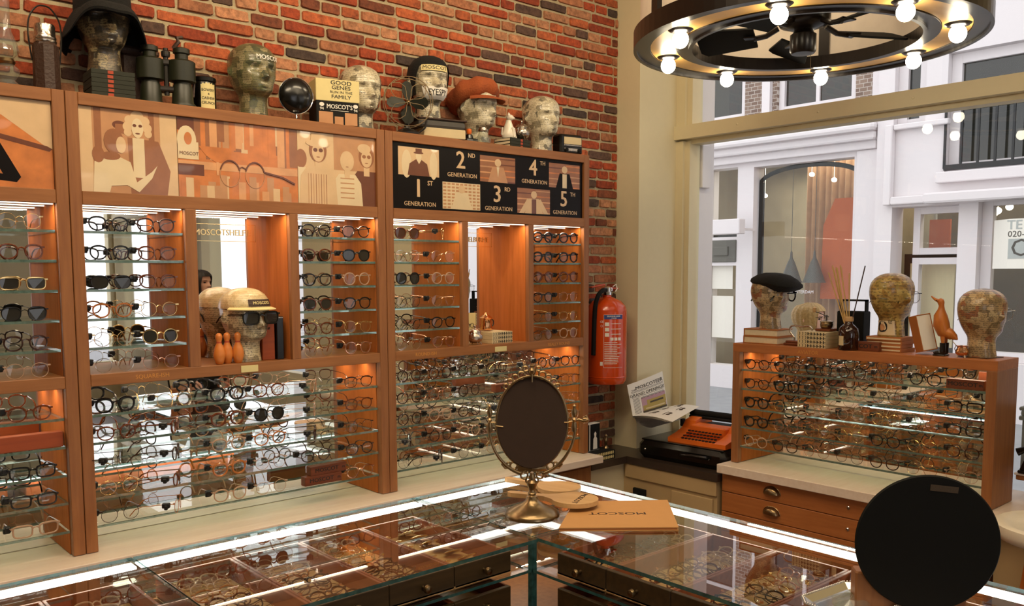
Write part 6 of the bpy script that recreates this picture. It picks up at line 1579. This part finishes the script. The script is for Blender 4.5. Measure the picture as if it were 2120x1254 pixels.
m = MB(); pgrect(m, .28, .03, .98, .48, 0); pgrect(m, .30, .05, .96, .24, 1, .0019); pgrect(m, .42, .2, .98, .38, 1, .0022); pgrect(m, .28, .03, .98, .09, 2, .0022); pgrect(m, .5, .27, .9, .32, 2, .0026); pgrect(m, .36, .12, .92, .16, 3, .0024)
m.build('picture', [mat('mauve_print', 'b08a96', .6), mat('ochre_print', 'a8924e', .7), mat('umber_print', '4a4030', .7), M['cream2']], NPr)
f_ = [at(1308, 862, 'y', Yp), at(1382, 843, 'y', Yp), at(1448, 842, 'z', .972), at(1392, 874, 'z', .962)]
f_ = [p - O_ for p in f_]
m = MB(); n = 8
def fp(a, b, o): v = f_[0] * (1 - a) * (1 - b) + f_[1] * a * (1 - b) + f_[2] * a * b + f_[3] * (1 - a) * b; return v + Vector((0, 0, o + .012 * math.sin(PI * b)))
for L_ in range(4):
    vs = [fp(i / n, j / n * (1 - .05 * L_), -.003 * L_ + .002) for j in range(n + 1) for i in range(n + 1)]
    m.add(vs, [(j * (n + 1) + i, j * (n + 1) + i + 1, (j + 1) * (n + 1) + i + 1, (j + 1) * (n + 1) + i) for j in range(n) for i in range(n)])
m.build('inner_pages', M['paper'], NPr, smooth=True)
m = MB()
for (a, b) in ((.3, .35), (.3, .7), (.65, .3), (.68, .75), (.9, .5)):
    for s in (-1, 1): v = [fp(a + s * .045 + .04 * math.cos(t), b + .045 * math.sin(t), .0032) for t in [2 * PI * i / 12 for i in range(12)]]; m.add(v, [tuple(range(12))])
    m.add([fp(a + dx, b + dy, .0032) for dx, dy in ((-.1, -.10), (.1, -.10), (.1, -.08), (-.1, -.08))], [(0, 1, 2, 3)])
m.build('printed_glasses', M['leather'], NPr)
m = MB(); n = 12
cu_ = []
for j in range(n + 1):
    t = j / n; ang = PI * t
    cu_.append((f_[0] + (f_[1] - f_[0]) * 0 + Vector((.0, -.03 * math.sin(ang) - .00, -.055 * (1 - math.cos(ang)) / 2)) + Vector((.10, -.10, 0)) * max(0, t - .5) * 1.4, f_[1] + Vector((.0, -.03 * math.sin(ang), -.055 * (1 - math.cos(ang)) / 2)) + Vector((.08, -.10, 0)) * max(0, t - .5) * 1.4))
vs = [p for ab in cu_ for p in ab]; m.add(vs, [(2 * i, 2 * i + 1, 2 * i + 3, 2 * i + 2) for i in range(n)]); m.build('folded_page', mat('grey_newsprint', '8c8474', .8, var=.2, scale=120), NPr, smooth=True)

# little things on the end of the bench by the wall cabinets
pattern_books(2, (3.085, 2.79, .7505), R(2), .13, .14, .018, 'patterned-spine book on the stone bench', 'patterned books on the bench') if 0 else None
for i in range(2):
    o = thing('book', f'black book with printed white spine, {"lower" if i == 0 else "upper"} of two lying on the bench end', 'book', (3.045, 2.775, .7505 + .0205 * i), R(3), 'printed books on the bench end')
    MB().rbox((-.08, 0, 0), (.08, .13, .020), .001).build('cover', M['matblack'], o)
    m = MB()
    for k in range(12): m.box((-.076 + .0125 * k, -.0008, .003), (-.069 + .0125 * k, 0, .017)).box((-.076 + .0125 * k, -.0008, .009), (-.066 + .0125 * k, 0, .011))
    m.build('spine_print', M['cardy'], o)
o = thing('book', 'black and white picture book standing upright on the bench end', 'book', (3.015, 2.83, .7915), R(4))
MB().rbox((-.06, 0, 0), (.06, .035, .13), .001).build('cover', M['paper'], o); MB().box((-.059, -.0008, .002), (-.02, 0, .128)).box((-.012, -.0008, .002), (.059, 0, .128)).build('dark_print', M['matblack'], o); MB().lathe([(.016, 0), (.014, .05), (.006, .06), (.009, .075), (.0001, .085)], 12, M=Matrix.Translation((.025, -.0008, .006)) @ Matrix.Diagonal((1, .04, 1, 1))).build('printed_figure', M['paper'], o)
o = thing('brass_figurine', 'tiny brass figurine on the dark books at the bench end', 'figurine', (3.115, 2.83, .7918))
MB().lathe([(.014, 0), (.012, .006), (.006, .012), (.008, .03), (.011, .042), (.006, .05), (.009, .06), (.0001, .07)], 16).tube([(-.008, 0, .042), (-.02, 0, .052)], .003, 6).build('figure', M['brass'], o, smooth=True)
o = thing('round_tin', 'dark round-edged bowl standing behind the left end of window cabinet', 'bowl', (3.40, 2.262, .7505))
MB().lathe([(.02, 0), (.03, .004), (.033, .02), (.036, .10), (.034, .12)], 24).build('bowl_body', M['silver'], o, smooth=True)

# ------------------------------------------------------------------ right end of the bench
for i in range(3):
    o = thing('book', f'thick pale book, {["lowest", "middle", "topmost"][i]} of the pile right of window cabinet', 'book', (3.49 + .004 * (i % 2), 1.015, .8005 + .028 * i), RW + R((2, -3, 4, 0)[i]), 'pale books right of the window cabinet')
    MB().rbox((-.085, 0, 0), (.085, .13, .0275), .001).build('cover', M['cream2'], o); MB().box((-.0858, .006, .004), (.08, .124, .024)).build('pages', M['bind'], o)
o = thing('display_board', 'small oak board with white top resting on the pale books', 'board', (3.52, 1.01, .8850), 0)
MB().rbox((-.06, -.30, 0), (.13, .115, .018), .002).build('board', M['oak'], o); MB().rbox((-.065, -.305, .0182), (.135, .12, .026), .002).build('white_top', M['fwhite'], o)
o = thing('telephone', 'old black rotary telephone on the small board right of window cabinet', 'telephone', (3.462, 1.055, .9115), RW); o.scale = (.9, .58, .95)
MB().rbox((-.07, -.02, 0), (.07, .12, .012), .004).prism([(-.065, .013), (-.05, .05), (.05, .05), (.065, .013)], -.10, .01, M=frame((0, 0, 0), (1, 0, 0), (0, 0, 1))).rbox((-.04, .02, .05), (.04, .06, .065), .005).build('phone_body', M['black'], o)
MB().tube([(-.085, .04, .075), (-.05, .04, .092), (.05, .04, .092), (.085, .04, .075)], [.016, .011, .011, .016], 12).build('handset', M['black'], o, smooth=True)
o = thing('storage_crate', 'grey translucent plastic crate at the far right edge by the window', 'crate', (3.545, 1.02, .9115), RW); o.scale = (1, .9, 1.3)
CRm = mat('grey_clear_plastic', '8e9490', .2, trans=.35)
MB().rbox((-.12, -.0, .0), (.11, .012, .15), .003).rbox((-.12, .09, 0), (.11, .10, .15), .003).rbox((-.12, .012, 0), (-.108, .09, .15), .003).rbox((.10, .012, 0), (.11, .09, .15), .003).box((-.108, .012, 0), (.10, .09, .004)).rbox((-.13, -.01, .14), (.12, .11, .152), .003).build('crate_body', CRm, o)
MB().rbox((-.13, -.01, .168), (.12, .11, .178), .003).rbox((-.125, -.005, .1525), (.115, .105, .1678), .004).build('crate_lid', CRm, o)

ST_ = thing('bar_stool', 'bar stool with a white moulded seat and splayed orange wooden legs', 'stool', (3.0, .845, 0), R(20))
MB().lathe([(.001, .80), (.12, .80), (.165, .815), (.18, .84), (.178, .862), (.165, .868), (.12, .852), (.001, .846)], 48).build('seat', M['white'], ST_, smooth=True)
for k in range(4): a = R(45 + 90 * k); MB().tube([(.08 * math.cos(a), .08 * math.sin(a), .80), (.21 * math.cos(a), .21 * math.sin(a), 0)], [.020, .015], 10).build('leg', M['inner'], ST_, smooth=True)
MB().tube([(.145 * math.cos(R(45 + 90 * k)), .145 * math.sin(R(45 + 90 * k)), .38) for k in range(4)], .008, 8, closed=True).build('foot_rest', M['chrome'], ST_)
o = thing('storage_box', 'dark grey storage box on the floor at the bottom right corner', 'box', (2.72, .62, 0), R(8))
MB().rbox((-.16, -.2, 0), (.16, .2, .52), .006).build('box_body', M['fgrey'], o); MB().rbox((-.165, -.205, .521), (.165, .205, .56), .006).build('lid', M['matblack'], o)


# ------------------------------------------------------------------ people
def person(name, label, loc, rz, height, hair, hairlen, coatm, glasses=False, arms=None):
    p = thing(name, label, 'person', loc, rz); s = height / 1.7; p.scale = (s,) * 3
    J = dict(pel=(0, 0, .93), wai=(0, 0, 1.07), che=(0, -.005, 1.24), nek=(0, .01, 1.42), nk2=(0, .005, 1.47),
             ls=(-.15, .005, 1.385), le=(-.215, .03, 1.12), lw=(-.20, -.05, .90), lh=(-.195, -.08, .83), rs=(.15, .005, 1.385), re=(.215, .03, 1.12), rw=(.20, -.05, .90), rh=(.195, -.08, .83),
             lt=(-.09, 0, .86), lk=(-.10, -.01, .48), la=(-.10, .02, .09), lf=(-.105, -.12, .04), rt=(.09, 0, .86), rk=(.10, -.01, .48), ra=(.10, .02, .09), rf=(.105, -.12, .04))
    if arms: J.update(arms)
    rad = dict(pel=(.15, .11), wai=(.125, .095), che=(.15, .10), nek=(.055, .05), nk2=(.048, .048), ls=(.062, .06), le=(.045, .045), lw=(.03, .03), lh=(.03, .02), rs=(.062, .06), re=(.045, .045), rw=(.03, .03), rh=(.03, .02), lt=(.085, .085), lk=(.06, .06), la=(.042, .042), lf=(.04, .03), rt=(.085, .085), rk=(.06, .06), ra=(.042, .042), rf=(.04, .03))
    ks = list(J); idx = {k: i for i, k in enumerate(ks)}
    ed = [('pel', 'wai'), ('wai', 'che'), ('che', 'nek'), ('nek', 'nk2'), ('che', 'ls'), ('ls', 'le'), ('le', 'lw'), ('lw', 'lh'), ('che', 'rs'), ('rs', 're'), ('re', 'rw'), ('rw', 'rh'), ('pel', 'lt'), ('lt', 'lk'), ('lk', 'la'), ('la', 'lf'), ('pel', 'rt'), ('rt', 'rk'), ('rk', 'ra'), ('ra', 'rf')]
    me = bpy.data.meshes.new('body'); me.from_pydata([J[k] for k in ks], [(idx[a], idx[b]) for a, b in ed], []); me.materials.append(coatm)
    b = bpy.data.objects.new('clothed_body', me); COL.objects.link(b); b.parent = p
    sk = b.modifiers.new('skin', 'SKIN'); b.modifiers.new('sub', 'SUBSURF').levels = 2; b.modifiers['sub'].render_levels = 2
    for i, k in enumerate(ks): me.skin_vertices[0].data[i].radius = rad[k]
    me.skin_vertices[0].data[idx['pel']].use_root = True
    sk.use_smooth_shade = True
    hs = .235 / .2485
    m = MB(Matrix.Translation((0, 0, 1.465)) @ Matrix.Scale(hs * 1.0, 4)); head_mesh(m); hd = m.build('head', M['skin'], p, smooth=True)
    HM = Matrix.Translation((0, 0, 1.465)) @ Matrix.Scale(hs, 4)
    m = MB(HM)
    for s_ in (-1, 1): m.add([head_pt(s_ * .40 + .15 * math.cos(t), .157 + .006 * math.sin(t), .0015) for t in [2 * PI * i / 12 for i in range(12)]], [tuple(range(12))]); m.add([head_pt(s_ * (.2 + .4 * i / 6), .171 + .003 * math.sin(PI * i / 6), .002) for i in range(7)] + [head_pt(s_ * (.2 + .4 * i / 6), .1735 + .003 * math.sin(PI * i / 6), .002) for i in range(6, -1, -1)], [tuple(range(14))])
    m.build('eyes_and_brows', M['darkhair'], hd)
    m = MB(HM); m.add([head_pt(.3 * math.cos(t), .1012 + .005 * math.sin(t), .001) for t in [2 * PI * i / 14 for i in range(14)]], [tuple(range(14))]); m.build('lips', mat('lips', 'a85a4c', .5), hd)
    m = MB(HM); n = 72; vs = []; rows = 16
    for j in range(rows + 1):
        for i in range(n):
            ph = 2 * PI * i / n - PI; ap = abs(ph)
            low = .205 if ap < .75 else .205 - (.205 - hairlen) * min(1, (ap - .75) / .35)
            h = .2484 + (low - .2484) * (j / rows)
            hh = max(h, .085)
            v = head_pt(ph, min(hh, .2484), .010 + .004 * math.sin(ph * 17) * .6 + .006 * (j / rows), False)
            if h < .085: v = Vector((v.x * (1 + .10 * (.085 - h) / .1), v.y * 1.05 + .0, h))
            vs.append(v)
    m.add(vs, [(k * n + i, k * n + (i + 1) % n, (k + 1) * n + (i + 1) % n, (k + 1) * n + i) for k in range(rows) for i in range(n)] + [tuple(range(n))]); ho = m.build('hair', hair, p, smooth=True)
    for sx_ in (-1, 1):
        a = Vector(J['lh' if sx_ < 0 else 'rh']); w_ = Vector(J['lw' if sx_ < 0 else 'rw']); d = (a - w_).normalized(); sd_ = Vector((0, 1, 0)) - d * d.y; sd_.normalize()
        m = MB(); m.tube([w_ + d * .02, w_ + d * .06, w_ + d * .10], [.024, .034, .033], 12, flat=.5, ref=(1, 0, 0))
        for f in range(4):
            o0 = w_ + d * .095 + sd_ * (-.026 + .0175 * f); L_ = (.062, .072, .068, .052)[f]; m.tube([o0, o0 + d * L_ * .5, o0 + d * L_ * .85 + Vector((-sx_ * .012, 0, 0)), o0 + d * L_ + Vector((-sx_ * .02, 0, 0))], [.0088, .0082, .0075, .005], 8)
        m.tube([w_ + d * .04 - sd_ * .03, w_ + d * .07 - sd_ * .052, w_ + d * .095 - sd_ * .055], [.011, .0095, .007], 8)
        m.build('hand', M['skin'], p, smooth=True)
    return p


pw = Vector((4.30, 2.44, 0))
person('person', 'person with long blonde hair and glasses walking past outside the window', (pw.x, pw.y, -.05), R(12), 1.52, M['blond'], -.04, M['coat'])
eyeglasses('wire', 'black', 'clear', (pw.x + .018, pw.y - .082, -.05 + (1.465 + .144 - .024) * 1.52 / 1.7), R(12), 'worn by the blonde person outside', None, False, False, 1.0)
person('person', 'dark-haired person in a black coat, seen reflected in the niche mirror', (2.57, -.49, 0), R(150), 1.66, M['darkhair'], .02, M['coat'])
print('GLASSES', NG[0], 'OBJECTS', len(bpy.data.objects))
